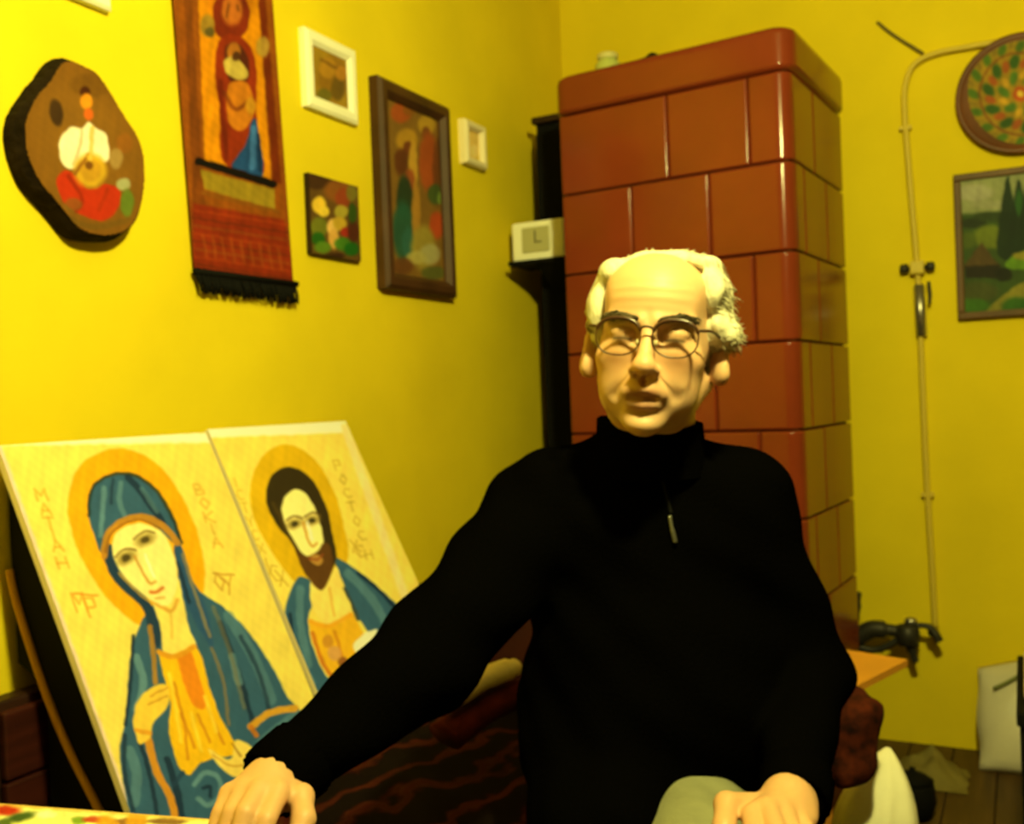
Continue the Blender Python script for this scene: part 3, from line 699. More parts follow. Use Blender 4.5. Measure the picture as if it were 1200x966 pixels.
V, F = bagsheet()
root = empty('plastic_bag', ((bl[0]+xr_)/2, yb+0.06, 0), 'folded white plastic bag standing on the floor against the back wall', 'bag')
fixn(mk('body', V, F, m_bag, root, True))
V0 = [np.array([bl[0]+(xr_-bl[0])*s_, yb+0.045+(BY-0.08-yb)*t_*0.8-0.05*math.sin(math.pi*s_)**0.6*math.sin(math.pi*t_)**0.5, (zt1+(zt2-zt1)*s_)*t_]) for s_, t_ in zip(np.linspace(0.22, 0.6, 8), np.linspace(0.83, 0.93, 8))]
tube('handle', V0, 0.005, mat('green_tape', (0.16, 0.18, 0.05), 0.6), root, 8)

q = hitz(1071, 958, 0.0)
root = empty('black_pot', q, 'small round black pot on the floor beside the white sack', 'pot')
V, F = lathevf([(0.03, 0), (0.045, 0.01), (0.055, 0.045), (0.05, 0.085), (0.044, 0.092), (0.040, 0.086), (0.03, 0.06)], q, 24); mk('body', V, F, m_black, root, True)
V, F = lathevf([(0.046, 0.092), (0.05, 0.095), (0.03, 0.108), (0.008, 0.114), (0.007, 0.125)], q, 24); mk('lid', V, F, m_black, root, True)

# crumpled pale cloth on the floor by the wall
q = hitz(1088, 912, 0.0)
V, F = [], []
n = 18
for i in range(n+1):
    for j in range(n+1):
        s_, t_ = i/n*2-1, j/n*2-1; r_ = math.hypot(s_, t_)
        h = 0.085*max(0, 1-r_*r_)*(0.7+0.5*mnoise.noise(Vector((s_*2.2, t_*2.2, 3)))) + 0.02*abs(mnoise.noise(Vector((s_*5, t_*5, 9))))*max(0, 1.1-r_)
        V.append(q+np.array([s_*0.10*(1+0.2*mnoise.noise(Vector((t_*3, 1, 1)))), t_*0.09, 0.003+max(0, h)]))
for i in range(n):
    for j in range(n):
        a_ = i*(n+1)+j; F.append([a_, a_+n+1, a_+n+2, a_+1])
tag(mk('floor_cloth', V, F, mat('olive_rag', (0.17, 0.14, 0.04), 0.9, 0.1, var=0.25, scale=12), None, True), 'crumpled olive rag lying on the floor against the back wall', 'rag')

# dark chest whose edge enters at the right, with a folded cream cloth on top
a = atd(1193, 900, 1.75); th = YAW
chz = atd(1196, 836, 1.75)[2]
root = empty('wooden_chest', (a[0]+0.305, a[1]+0.21, 0), 'dark stained wooden chest whose edge shows beside the plastic bag', 'chest')
box('body', (-0.30, -0.2, 0.03), (0.30, 0.2, chz-0.026), m_black, root, bev=0.004, world=False)
box('lid', (-0.305, -0.21, chz-0.025), (0.31, 0.21, chz), m_black, root, bev=0.004, world=False)
for s_ in (-1, 1):
    for t_ in (-1, 1): box('foot', (0.25*s_-0.03, 0.16*t_-0.03, 0), (0.25*s_+0.03, 0.16*t_+0.03, 0.03), m_darkwood, root, world=False)
cl = empty('folded_cloth', (root.location[0], root.location[1], chz), 'folded cream cloth lying on the dark wooden chest', 'cloth')
for k_ in range(3): box('fold', (-0.292+0.004*k_, -0.15, 0.001+0.030*k_), (0.2, 0.15-0.005*k_, 0.029+0.030*k_), m_cream, cl, bev=0.012, world=False, seg=3, smooth=True)


# ================================================================== DAYBED along the left wall
BZ, BX1, BY0, BY1 = 0.462, -0.40, 0.85, 1.94
root = empty('daybed', (-0.9, 1.25, 0), 'dark wooden daybed standing along the yellow wall under the pictures', 'bed')
box('frame', (LX+0.02, BY0, 0.14), (BX1, BY1, 0.28), m_darkwood, root, bev=0.008)
box('mattress', (LX+0.16, BY0+0.05, 0.281), (BX1-0.01, BY1-0.10, BZ-0.012), mat('dark_mattress', (0.03, 0.008, 0.006), 0.9, 0.1), root, bev=0.03, smooth=True)
bp_ = box('back_panel', (LX+0.012, BY0, 0.281), (LX+0.05, BY1, 0.668), m_darkwood, root, bev=0.004)
for k_ in range(3):
    o = box('plank', (LX+0.051, BY0+0.06, 0.345+0.105*k_), (LX+0.066, BY1-0.12, 0.445+0.105*k_), mat('red_brown_wood', (0.035, 0.006, 0.004), 0.45, 0.35, var=0.4, scale=5, stretch=(1, 0.6, 9)), bp_, bev=0.004)
box('end_panel', (LX+0.068, BY1-0.09, 0.281), (BX1-0.25, BY1-0.03, 0.668), mat('maroon_wood', (0.028, 0.004, 0.003), 0.6, 0.2, var=0.3), root, bev=0.02, smooth=False)
for x_ in (LX+0.06, BX1-0.06):
    for y_ in (BY0+0.06, BY1-0.06): box('leg', (x_-0.03, y_-0.03, 0), (x_+0.03, y_+0.03, 0.139), m_darkwood, root, bev=0.004)

# --- dark red patterned blanket
def mat_blanket():
    m = bpy.data.materials.new('woven_blanket'); m.use_nodes = True; nt = m.node_tree; L = nt.links.new
    b = nt.nodes['Principled BSDF']; b.inputs['Roughness'].default_value = 0.95; b.inputs['Specular IOR Level'].default_value = 0.08
    tc = nt.nodes.new('ShaderNodeTexCoord'); mp = nt.nodes.new('ShaderNodeMapping'); mp.inputs['Rotation'].default_value = (0, 0, math.radians(14))
    L(tc.outputs['Object'], mp.inputs[0])
    wv = nt.nodes.new('ShaderNodeTexWave'); wv.wave_type = 'BANDS'; wv.inputs['Scale'].default_value = 3.4; wv.inputs['Distortion'].default_value = 9.0; wv.inputs['Detail'].default_value = 3; wv.inputs['Detail Scale'].default_value = 2.0
    L(mp.outputs[0], wv.inputs['Vector'])
    cr = nt.nodes.new('ShaderNodeValToRGB'); el_ = cr.color_ramp.elements
    el_[0].position = 0.0; el_[0].color = (0.003, 0.001, 0.001, 1); el_[1].position = 1.0; el_[1].color = (0.06, 0.006, 0.004, 1)
    for pos, c in ((0.66, (0.004, 0.001, 0.001, 1)), (0.84, (0.040, 0.003, 0.002, 1)), (0.94, (0.070, 0.016, 0.005, 1))):
        e_ = el_.new(pos); e_.color = c
    L(wv.outputs[0], cr.inputs[0])
    n = nt.nodes.new('ShaderNodeTexNoise'); n.inputs['Scale'].default_value = 22; n.inputs['Detail'].default_value = 6; L(mp.outputs[0], n.inputs[0])
    mx = nt.nodes.new('ShaderNodeMixRGB'); mx.blend_type = 'MULTIPLY'; mx.inputs[0].default_value = 0.8
    L(cr.outputs[0], mx.inputs[1]); L(n.outputs['Fac'], mx.inputs[2])
    mb = nt.nodes.new('ShaderNodeMixRGB'); mb.blend_type = 'ADD'; mb.inputs[0].default_value = 1.0; mb.inputs[2].default_value = (0.001, 0, 0, 1)
    L(mx.outputs[0], mb.inputs[1]); L(mb.outputs[0], b.inputs['Base Color'])
    return m
m_blanket = mat_blanket()
nx, ny = 60, 90; V = []
for i in range(nx+1):
    for j in range(ny+1):
        x_ = LX+0.15+(BX1+0.02-LX-0.15)*i/nx; y_ = BY0+0.03+(BY1-0.13-BY0-0.03)*j/ny
        z_ = BZ+0.012*mnoise.noise(Vector((x_*3, y_*3, 0)))
        d1 = (x_*0.80+y_*0.60); z_ += 0.010*max(0, math.sin(d1*26+2*mnoise.noise(Vector((x_*4, y_*4, 5)))))*max(0, min(1, (x_+1.1)*5))
        z_ = max(z_, BZ-0.008)
        if x_ > BX1-0.03: z_ -= (x_-(BX1-0.03))*3.0
        V.append((x_, y_, z_))
F = [[i*(ny+1)+j, (i+1)*(ny+1)+j, (i+1)*(ny+1)+j+1, i*(ny+1)+j+1] for i in range(nx) for j in range(ny)]
b_ = len(V)
# the front edge hangs down over the frame
for j in range(ny+1):
    q = V[nx*(ny+1)+j]; V.append((BX1+0.030+0.008*math.sin(j*0.7), q[1], 0.20))
F += [[nx*(ny+1)+j, b_+j, b_+j+1, nx*(ny+1)+j+1] for j in range(ny)]
tag(mk('blanket', V, F, m_blanket, None, True), 'dark red patterned woven blanket spread over the daybed', 'blanket')

# --- folded textiles on the bed behind the man's elbow
def roll(name, pts, r, m, label, cat, squash=0.62):
    P = catmull(pts, 6); V, F = tubevf(P, r, 14)
    V = np.array(V); n = len(P)
    for i in range(n): 
        s_ = slice(i*14, (i+1)*14); V[s_, 2] = P[i][2]+(V[s_, 2]-P[i][2])*squash
    return tag(mk(name, V, F, m, None, True), label, cat)
q0, q1, q2 = atd(520, 838, 1.60), atd(566, 806, 1.66), atd(604, 788, 1.72)
dz = np.array([0, 0, 1.0])
roll('folded_shawl', [q0-dz*0.036, q1-dz*0.034, q2-dz*0.036+rt*0.006], 0.038, mat('red_shawl', (0.055, 0.006, 0.004), 0.95, 0.1, var=0.5, scale=20), 'folded dark red shawl on the blanket under the cream towel', 'shawl')
roll('rolled_towel', [q0+dz*0.012, q1+dz*0.014, q2+dz*0.010], [0.016]*3+[0.020]*4+[0.023]*4+[0.018]*2, mat('cream_towel', (0.66, 0.56, 0.34), 0.95, 0.1, var=0.1, scale=20, bump=0.3), 'narrow rolled cream towel lying on a red shawl behind the outstretched arm', 'towel', 0.8)

# --- black cushion with gold piping, filling in the shade behind the first icon
cpx = [(-70, 585), (8, 668), (22, 712), (40, 780), (62, 845), (88, 905), (118, 952)]
# ================================================================== TWO ICON PANELS leaning on the wall
tzx = lambda u, v: hitx(u, v, LX+0.045)
ICZ0 = BZ+0.022
def lean_board(name, ytl, ytr, ztop, xtop, xbot, zbot, label, th=0.012):
    """board whose painted face runs from (xbot, zbot) up to (xtop, ztop)"""
    root = empty(name, (xbot, (ytl+ytr)/2, zbot), label, 'icon')
    dv = np.array([xbot-xtop, 0, zbot-ztop]); nrm = np.array([dv[2], 0, -dv[0]]); nrm /= np.linalg.norm(nrm)
    if nrm[0] < 0: nrm = -nrm
    A = np.array([xtop, ytl, ztop]); B = np.array([xtop, ytr, ztop])
    c = [A, B, B+dv, A+dv]; V = [q-nrm*0.001 for q in c]+[q-nrm*th for q in c]
    F = [[0, 3, 2, 1], [4, 5, 6, 7], [0, 1, 5, 4], [1, 2, 6, 5], [2, 3, 7, 6], [3, 0, 4, 7]]
    fixn(mk('panel', V, F, m_cream, root))
    return root, A, B-A, dv
def letters(p, pts, size, col, alpha=0.75, w=1.8, seed=1):
    """small painted capitals set along a line"""
    G_ = {'M': [[(0, 1), (0, 0), (.5, .6), (1, 0), (1, 1)]], 'A': [[(0, 1), (.5, 0), (1, 1)], [(.25, .6), (.75, .6)]], 'T': [[(0, 0), (1, 0)], [(.5, 0), (.5, 1)]], 'H': [[(0, 0), (0, 1)], [(1, 0), (1, 1)], [(0, .5), (1, .5)]],
          'P': [[(0, 1), (0, 0), (.8, 0), (.8, .5), (0, .5)]], 'O': [[(.5, 0), (1, .5), (.5, 1), (0, .5), (.5, 0)]], 'I': [[(.5, 0), (.5, 1)]], 'C': [[(1, .1), (.4, 0), (0, .5), (.4, 1), (1, .9)]], 'X': [[(0, 0), (1, 1)], [(1, 0), (0, 1)]],
          'B': [[(0, 0), (0, 1), (.8, .9), (.8, .55), (0, .5), (.7, .3), (.6, 0), (0, 0)]], 'Y': [[(0, 0), (.5, .5), (1, 0)], [(.5, .5), (.3, 1)]], 'K': [[(0, 0), (0, 1)], [(1, 0), (0, .5), (1, 1)]], 'E': [[(1, 0), (0, 0), (0, 1), (1, 1)], [(0, .5), (.8, .5)]]}
    for ch, (cx, cy) in pts:
        for st_ in G_[ch]:
            p.stroke([(cx+(a-.5)*size[0]+(b-.5)*size[1]*0.32, cy+(b-.5)*size[1]-(a-.5)*size[0]*0.04) for a, b in st_], w, col, alpha, False)
t1, t2, t3 = tzx(-3, 516), tzx(242, 512), tzx(405, 500)
ztop1 = (t1[2]+t2[2])/2; 
bb = hit(170, 1000, (0, t1[1], 0), (0, 1, 0))    # lower left corner of the first board, straight below its upper one
XB, ZB = bb[0], bb[2]
root1, A, du, dv = lean_board('icon_panel', t1[1], t2[1]-0.002, ztop1, t1[0], XB, ZB, 'painted icon of a veiled haloed woman in blue mantle, leaning on the wall')
TEAL, TEALD, TEALL, GOLD = (50, 88, 82), (16, 38, 42), (104, 142, 110), (196, 128, 22)
def paint_mary(p):
    p.C[:] = (250, 214, 64)
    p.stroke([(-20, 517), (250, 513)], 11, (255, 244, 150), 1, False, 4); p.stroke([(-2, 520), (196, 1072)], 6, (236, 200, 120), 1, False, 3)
    p.fill([(80, 585), (92, 548), (118, 530), (146, 526), (182, 542), (212, 580), (233, 630), (240, 675), (232, 712), (205, 735), (168, 735), (128, 704), (96, 655), (82, 615)], (250, 166, 4))
    # inscriptions
    letters(p, [('M', (48, 580)), ('A', (53, 597)), ('T', (58, 613)), ('I', (63, 627)), ('A', (67, 640)), ('H', (73, 660))], (12, 13), (222, 138, 18), .55, 2.6)
    letters(p, [('M', (93, 706)), ('P', (108, 712))], (13, 22), (222, 128, 18), .6, 2.6); p.stroke([(86, 696), (114, 698)], 2.5, (222, 128, 18), .8, False)
    letters(p, [('B', (234, 574)), ('O', (240, 590)), ('K', (245, 606)), ('I', (249, 620)), ('A', (254, 636))], (11, 12), (214, 146, 28), .55, 2.4)
    letters(p, [('O', (257, 682)), ('Y', (268, 686))], (11, 20), (196, 130, 26), .65, 2.4); p.stroke([(250, 672), (274, 674)], 2.2, (196, 130, 26), .8, False)
    # mantle
    p.fill([(166, 728), (178, 712), (206, 680), (218, 668), (232, 692), (262, 712), (292, 742), (318, 780), (338, 818), (352, 836), (340, 862), (322, 900), (306, 930), (310, 1075), (186, 1075), (158, 985), (146, 925), (140, 880), (148, 840), (150, 800), (154, 762)], TEAL)
    for pts, w, c, a in (([(160, 770), (168, 800), (160, 832)], 9, TEALL, .8), ([(156, 745), (153, 800), (147, 850)], 4, TEALD, .9), ([(268, 722), (296, 768), (318, 820)], 13, TEALL, .45), ([(258, 730), (280, 790), (296, 846)], 6, TEALD, .8),
                         ([(282, 746), (304, 790), (316, 836)], 5, TEALD, .6), ([(272, 770), (280, 800)], 9, TEALL, .7), ([(152, 880), (160, 905), (158, 940)], 12, TEALL, .55), ([(164, 870), (176, 910), (184, 955)], 5, TEALD, .8),
                         ([(250, 712), (268, 760), (286, 830)], 5, (120, 110, 60), .6), ([(146, 862), (146, 905), (156, 950)], 5, TEALD, .7), ([(306, 870), (330, 850), (346, 838)], 10, TEALL, .5)): p.stroke(pts, w, c, a)
    # veil
    p.fill([(104, 604), (106, 578), (120, 562), (146, 556), (172, 566), (194, 592), (208, 620), (213, 638), (200, 634), (176, 612), (148, 610), (128, 622), (120, 648), (112, 632)], TEAL)
    for pts, w, c, a in (([(150, 560), (168, 580), (190, 612)], 8, TEALD, .8), ([(122, 572), (120, 600), (118, 628)], 6, TEALL, .7), ([(142, 566), (140, 588), (146, 604)], 6, TEALL, .6), ([(132, 562), (130, 590)], 4, TEALD, .6), ([(104, 604), (107, 576), (122, 560), (148, 555), (176, 568), (198, 598), (213, 636)], 4, (24, 40, 20), .8), ([(166, 572), (184, 600)], 5, TEALL, .5)): p.stroke(pts, w, c, a)
    p.fill([(120, 645), (132, 640), (150, 672), (172, 700), (188, 730), (186, 760), (176, 745), (166, 712), (142, 690), (128, 672)], (26, 54, 56))
    p.fill([(204, 640), (213, 642), (224, 676), (242, 712), (250, 760), (236, 742), (222, 716), (212, 690)], (40, 78, 84)); p.stroke([(214, 650), (230, 700), (246, 746)], 4, (160, 130, 60), .7); p.stroke([(208, 660), (222, 706)], 4, TEALD, .8)
    # neck, face
    p.fill([(180, 698), (206, 676), (214, 700), (222, 738), (230, 756), (212, 766), (192, 764), (188, 735)], (252, 214, 70)); p.stroke([(184, 708), (200, 716), (208, 704)], 5, (214, 140, 30), .7); p.stroke([(200, 716), (202, 748)], 3, (226, 168, 40), .6)
    p.fill([(132, 650), (134, 628), (150, 616), (170, 614), (190, 624), (203, 648), (208, 676), (204, 698), (196, 710), (184, 708), (164, 694), (144, 674)], (255, 228, 96))
    p.stroke([(122, 652), (126, 628), (142, 612), (166, 606), (190, 616), (208, 636)], 8, GOLD, .95); p.stroke([(124, 648), (128, 630), (144, 615), (166, 610), (188, 620)], 2, (120, 70, 14), .7)
    for c, an in (((148, 654), 28), ((170, 633), 24)):
        p.blob(c, 12, 7, (150, 120, 34), .85, -an, .8); p.blob(c, 5, 4, (70, 56, 14), .9, -an)
        p.stroke([(c[0]-13, c[1]-1), (c[0]-2, c[1]-10), (c[0]+11, c[1]-9)], 2.4, (120, 88, 22), .9)
    p.stroke([(158, 652), (168, 672), (176, 684), (182, 682)], 3, (206, 140, 34), .9); p.stroke([(170, 650), (180, 676)], 3, (255, 240, 150), .7)
    p.stroke([(176, 694), (184, 694), (191, 689)], 4, (214, 112, 26), .95); p.stroke([(182, 702), (192, 700)], 3, (214, 150, 40), .7); p.stroke([(140, 672), (164, 697), (186, 710)], 3, (220, 160, 40), .7)
    # dress
    p.fill([(186, 764), (200, 768), (226, 758), (236, 770), (246, 806), (258, 840), (276, 872), (280, 884), (258, 888), (236, 894), (222, 908), (208, 896), (198, 856), (200, 828), (194, 800)], (250, 184, 10))
    p.fill([(208, 770), (224, 764), (232, 790), (242, 822), (236, 832), (222, 818)], (236, 132, 12)); p.stroke([(186, 764), (204, 770), (228, 758)], 6, (230, 150, 20), .95)
    for pts in ([(204, 800), (216, 850), (220, 890)], [(232, 838), (246, 870)], [(244, 830), (262, 872)], [(212, 836), (228, 876)]): p.stroke(pts, 3.4, (206, 124, 12), .75)
    for pts in ([(198, 790), (206, 830), (212, 870)], [(224, 836), (236, 880)], [(240, 816), (254, 858)]): p.stroke(pts, 4, (255, 208, 40), .8)
    p.stroke([(176, 735), (180, 770), (182, 800)], 6, GOLD, .8); p.stroke([(172, 862), (184, 905), (200, 935), (206, 962)], 9, (222, 140, 20), .95); p.stroke([(248, 760), (262, 800), (268, 850)], 4, (140, 110, 50), .7)
    p.stroke([(294, 852), (316, 836), (346, 830)], 8, (226, 156, 26), .95); p.stroke([(294, 852), (300, 862)], 6, (200, 110, 16), .9)
    # hands
    p.fill([(156, 842), (162, 820), (178, 806), (194, 802), (199, 815), (194, 832), (180, 846), (176, 864), (164, 872), (158, 858)], (250, 198, 44)); p.stroke([(176, 816), (196, 806)], 2, (206, 130, 20), .8); p.stroke([(174, 826), (196, 816)], 2, (206, 130, 20), .8); p.stroke([(160, 856), (176, 860)], 5, (232, 140, 16), .7)
    p.fill([(244, 878), (262, 888), (272, 888), (276, 868), (290, 872), (303, 886), (298, 902), (280, 912), (258, 900)], (250, 206, 64)); p.stroke([(250, 886), (272, 898), (292, 896)], 2.2, (206, 140, 26), .8); p.stroke([(272, 872), (282, 886)], 2.2, (150, 100, 20), .8)
    # turned-back hem
    p.fill([(222, 912), (236, 898), (256, 900), (268, 918), (262, 946), (246, 966), (226, 960), (214, 938)], TEAL); p.stroke([(228, 920), (240, 906), (256, 912), (258, 932), (244, 944), (232, 936)], 6, TEALL, .8); p.stroke([(238, 924), (246, 922), (246, 934)], 4, TEALD, .8)
    p.stroke([(196, 890), (208, 930), (214, 966)], 8, TEALD, .8); p.stroke([(214, 906), (204, 920)], 6, (30, 58, 60), .8)
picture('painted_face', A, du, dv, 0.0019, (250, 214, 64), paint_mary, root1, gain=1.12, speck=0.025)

ztop2 = hitx(320, 501, t2[0])[2]
root2, A, du, dv = lean_board('icon_panel', t2[1]+0.004, t3[1], ztop2+0.004, t2[0], XB+0.01, ZB, 'painted icon of a bearded haloed man with dark hair, leaning on the wall')
def paint_man(p):
    p.C[:] = (246, 208, 60)
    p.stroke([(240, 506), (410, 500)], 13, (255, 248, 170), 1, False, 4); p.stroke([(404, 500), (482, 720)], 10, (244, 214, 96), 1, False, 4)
    p.fill([(293, 580), (300, 548), (318, 526), (342, 522), (370, 540), (392, 578), (404, 622), (408, 655), (392, 672), (360, 690), (340, 676), (314, 640), (298, 608)], (220, 168, 8))
    letters(p, [('I', (276, 566)), ('C', (281, 580)), ('T', (287, 595)), ('Y', (293, 611)), ('C', (299, 627)), ('X', (306, 643))], (7, 11), (198, 156, 30), .6, 2)
    letters(p, [('I', (314, 664)), ('C', (322, 672)), ('X', (330, 678))], (9, 18), (180, 136, 26), .6, 2)
    letters(p, [('P', (396, 545)), ('O', (402, 562)), ('C', (407, 578)), ('T', (412, 594)), ('O', (418, 611)), ('C', (424, 628)), ('H', (432, 650))], (8, 11), (176, 138, 22), .5, 2)
    letters(p, [('X', (416, 640)), ('C', (422, 646))], (9, 14), (176, 132, 20), .5, 2)
    p.fill([(334, 716), (342, 690), (352, 676), (366, 684), (372, 700), (362, 720), (364, 750), (378, 786), (390, 806), (362, 826), (344, 790), (336, 752)], TEAL)
    p.fill([(392, 656), (412, 664), (436, 682), (462, 706), (476, 724), (470, 760), (440, 752), (424, 730), (410, 700)], TEAL)
    for pts, w, c, a in (([(340, 720), (346, 770), (366, 812)], 4, TEALD, .9), ([(352, 690), (352, 730), (362, 780)], 9, TEALL, .5), ([(408, 672), (434, 700), (452, 730)], 10, TEALL, .5), ([(420, 672), (446, 694), (472, 722)], 4, TEALD, .9), ([(404, 690), (420, 726)], 4, TEALD, .8), ([(350, 776), (366, 800)], 8, TEALL, .6)): p.stroke(pts, w, c, a)
    p.fill([(312, 586), (316, 562), (330, 549), (350, 550), (368, 566), (382, 594), (390, 628), (394, 655), (384, 674), (372, 668), (358, 664), (340, 634), (322, 612)], (50, 38, 8))
    p.stroke([(320, 590), (338, 626), (356, 660)], 4, (84, 62, 12), .6)
    p.fill([(366, 676), (378, 690), (394, 664), (402, 690), (412, 716), (398, 730), (376, 728), (364, 704)], (250, 210, 70)); p.stroke([(386, 690), (392, 722)], 3, (220, 160, 40), .7)
    p.fill([(330, 600), (334, 582), (346, 574), (358, 578), (370, 598), (377, 622), (380, 644), (372, 656), (358, 652), (342, 630)], (255, 228, 96))
    p.fill([(346, 642), (354, 650), (362, 652), (372, 646), (380, 636), (388, 642), (390, 664), (384, 682), (376, 692), (366, 684), (354, 666)], (92, 56, 12)); p.blob((371, 656), 8, 6, (196, 140, 40), .9, 20); p.stroke([(362, 655), (372, 656), (378, 650)], 2.4, (150, 70, 20), .9)
    for c in ((345, 614), (366, 610)):
        p.blob(c, 9, 5.5, (150, 122, 34), .85, -14, .8); p.blob(c, 4, 3.2, (60, 50, 14), .95)
        p.stroke([(c[0]-9, c[1]-4), (c[0], c[1]-9), (c[0]+9, c[1]-6)], 2.2, (110, 80, 20), .9)
    p.stroke([(355, 612), (361, 632), (366, 640), (371, 637)], 2.8, (206, 140, 34), .9); p.stroke([(360, 612), (366, 632)], 3, (255, 244, 160), .7)
    p.fill([(362, 728), (378, 732), (400, 730), (412, 718), (426, 744), (432, 760), (412, 780), (398, 800), (384, 790), (370, 760)], (238, 172, 18)); p.stroke([(364, 728), (384, 734), (412, 720)], 5, (240, 160, 20), .9)
    p.stroke([(366, 742), (378, 776), (392, 798)], 5, (196, 104, 18), .8); p.stroke([(392, 740), (402, 772)], 4, (206, 124, 16), .8); p.blob((392, 766), 8, 9, (214, 150, 60), .9); p.blob((402, 776), 6, 6, (130, 70, 24), .8); p.blob((384, 752), 6, 8, (180, 110, 30), .6)
    p.fill([(414, 756), (428, 742), (442, 738), (436, 750), (420, 766)], (250, 232, 140))
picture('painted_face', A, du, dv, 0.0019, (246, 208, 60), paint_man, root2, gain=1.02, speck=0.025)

# --- gold-piped cushion; its black body stands in for shade behind the first icon
Y0c = t1[1]+0.035
left = np.array([hity(u, v, Y0c) for u, v in ((4, 552), (7, 605), (13, 690), (21, 802), (36, 872), (62, 955), (80, 1010))])
left = catmull(left, 4); left[:, 2] = np.maximum(left[:, 2], BZ+0.006)
left[:, 0] = np.where(left[:, 2] < 0.68, np.maximum(left[:, 0], LX+0.075), np.maximum(left[:, 0], LX+0.008))
sl_ = (XB-t1[0])/(ZB-ztop1)
right = left.copy(); right[:, 0] = np.maximum(t1[0]+(left[:, 2]-ztop1)*sl_-0.030, left[:, 0]+0.004)
root = empty('shade_cushion', (right[-1][0]-0.05, Y0c+0.15, BZ), 'black cushion with gold piping, standing in for the shade behind the woman icon', 'cushion')
ne = len(left); V = []; F = []
lay = ((0.0, 0.006), (0.008, 0.0), (0.15, -0.006), (0.29, 0.0), (0.30, 0.006))
for dy, ins in lay:
    for a_, b_ in zip(left, right): V.append(a_+[ins, dy, 0])
    for a_, b_ in zip(left[::-1], right[::-1]): V.append(b_+[-ins*0.3, dy, 0])
m2 = 2*ne
for r_ in range(len(lay)-1):
    for i in range(m2): F.append([r_*m2+i, r_*m2+(i+1) % m2, (r_+1)*m2+(i+1) % m2, (r_+1)*m2+i])
for r_ in (0, len(lay)-1):
    for i in range(ne-1): F.append([r_*m2+i, r_*m2+i+1, r_*m2+m2-2-i, r_*m2+m2-1-i])
fixn(mk('cover', V, F, m_black, root))
E = catmull([hity(u, v, Y0c-0.004) for u, v in ((11, 668), (16, 694), (25, 726), (39, 770), (57, 822), (81, 880), (106, 930), (120, 958))], 4)
tube('piping', E, 0.0058, mat('gold_piping', (0.55, 0.27, 0.012), 0.6, 0.3), root, 8)

# ================================================================== TABLE with floral cloth in front
TZ = 0.668
ta, tb = hitz(-60, 938, TZ), hitz(262, 962, TZ)
ex_ = (tb-ta); ex_ /= np.linalg.norm(ex_); ey_ = np.cross(ex_, [0, 0, 1]); 
if np.dot(ey_, fw) > 0: ey_ = -ey_         # towards the camera
O = tb+ex_*0.06                            # far right corner
TWID, TDEP = 0.60, 0.46
root = empty('small_table', O-ex_*TWID/2+ey_*TDEP/2-dz*TZ, 'small dark wooden table in front of the daybed', 'table')
obox('table_top', O-ex_*TWID+ey_*0.01, ex_*(TWID-0.01), ey_*(TDEP-0.02), TZ-0.032, TZ-0.006, m_darkwood, root)
for i in (0.03, 0.92):
    for j in (0.05, 0.88): obox('leg', O-ex_*TWID+ex_*TWID*i+ey_*TDEP*j, ex_*0.045, ey_*0.045, 0, TZ-0.033, m_darkwood, root)
obox('apron', O-ex_*(TWID-0.07)+ey_*0.04, ex_*(TWID-0.14), ey_*0.02, TZ-0.11, TZ-0.033, m_darkwood, root)
obox('apron', O-ex_*(TWID-0.07)+ey_*(TDEP-0.06), ex_*(TWID-0.14), ey_*0.02, TZ-0.11, TZ-0.033, m_darkwood, root)
def paint_cloth(p):
    p.C[:] = (255, 240, 90)
    p.blob((8, 950), 16, 6, (196, 50, 12), 1, 0, .6); p.blob((24, 958), 18, 5, (60, 84, 18), .95, -12, .7); p.blob((54, 955), 12, 4, (250, 244, 130), .9); p.blob((92, 962), 9, 5, (120, 150, 20), .9); p.blob((112, 961), 16, 4, (190, 60, 16), .9); p.blob((150, 964), 22, 5, (150, 92, 24), .9); p.blob((196, 963), 24, 4, (128, 84, 22), .9); p.blob((4, 966), 10, 6, (80, 100, 20), .9)
    r = np.random.default_rng(5)
    for k_ in range(80):
        c = (r.uniform(-500, 420), r.uniform(980, 2400)); s_ = r.uniform(14, 44); col = [(196, 50, 12), (60, 96, 18), (232, 160, 20), (120, 150, 20)][k_ % 4]
        for a in range(5): p.blob((c[0]+s_*math.cos(a*1.257), c[1]+s_*.7*math.sin(a*1.257)), s_*.55, s_*.42, col, .9, a*72, .4)
    p.stroke([(-80, 937), (262, 962.5)], 3, (226, 170, 40), .8, False)
tcl = empty('tablecloth', O-ex_*TWID/2+ey_*TDEP/2-dz*0.006, 'pale yellow tablecloth with red and green floral print', 'tablecloth')
picture('printed_top', O-ex_*(TWID+0.004), ex_*(TWID+0.008), ey_*TDEP, 0.004, (255, 240, 90), paint_cloth, tcl, gain=1.35, m=m_matte)
m_hem = mat('cloth_hem', (0.62, 0.40, 0.12), 0.9, 0.1)
obox('hem', O-ex_*(TWID+0.004)-ey_*0.002, ex_*(TWID+0.008), ey_*0.002, TZ-0.016, TZ-0.0004, m_hem, tcl)
obox('hem', O+ex_*0.004, ex_*0.002, ey_*TDEP, TZ-0.016, TZ-0.0004, m_hem, tcl)

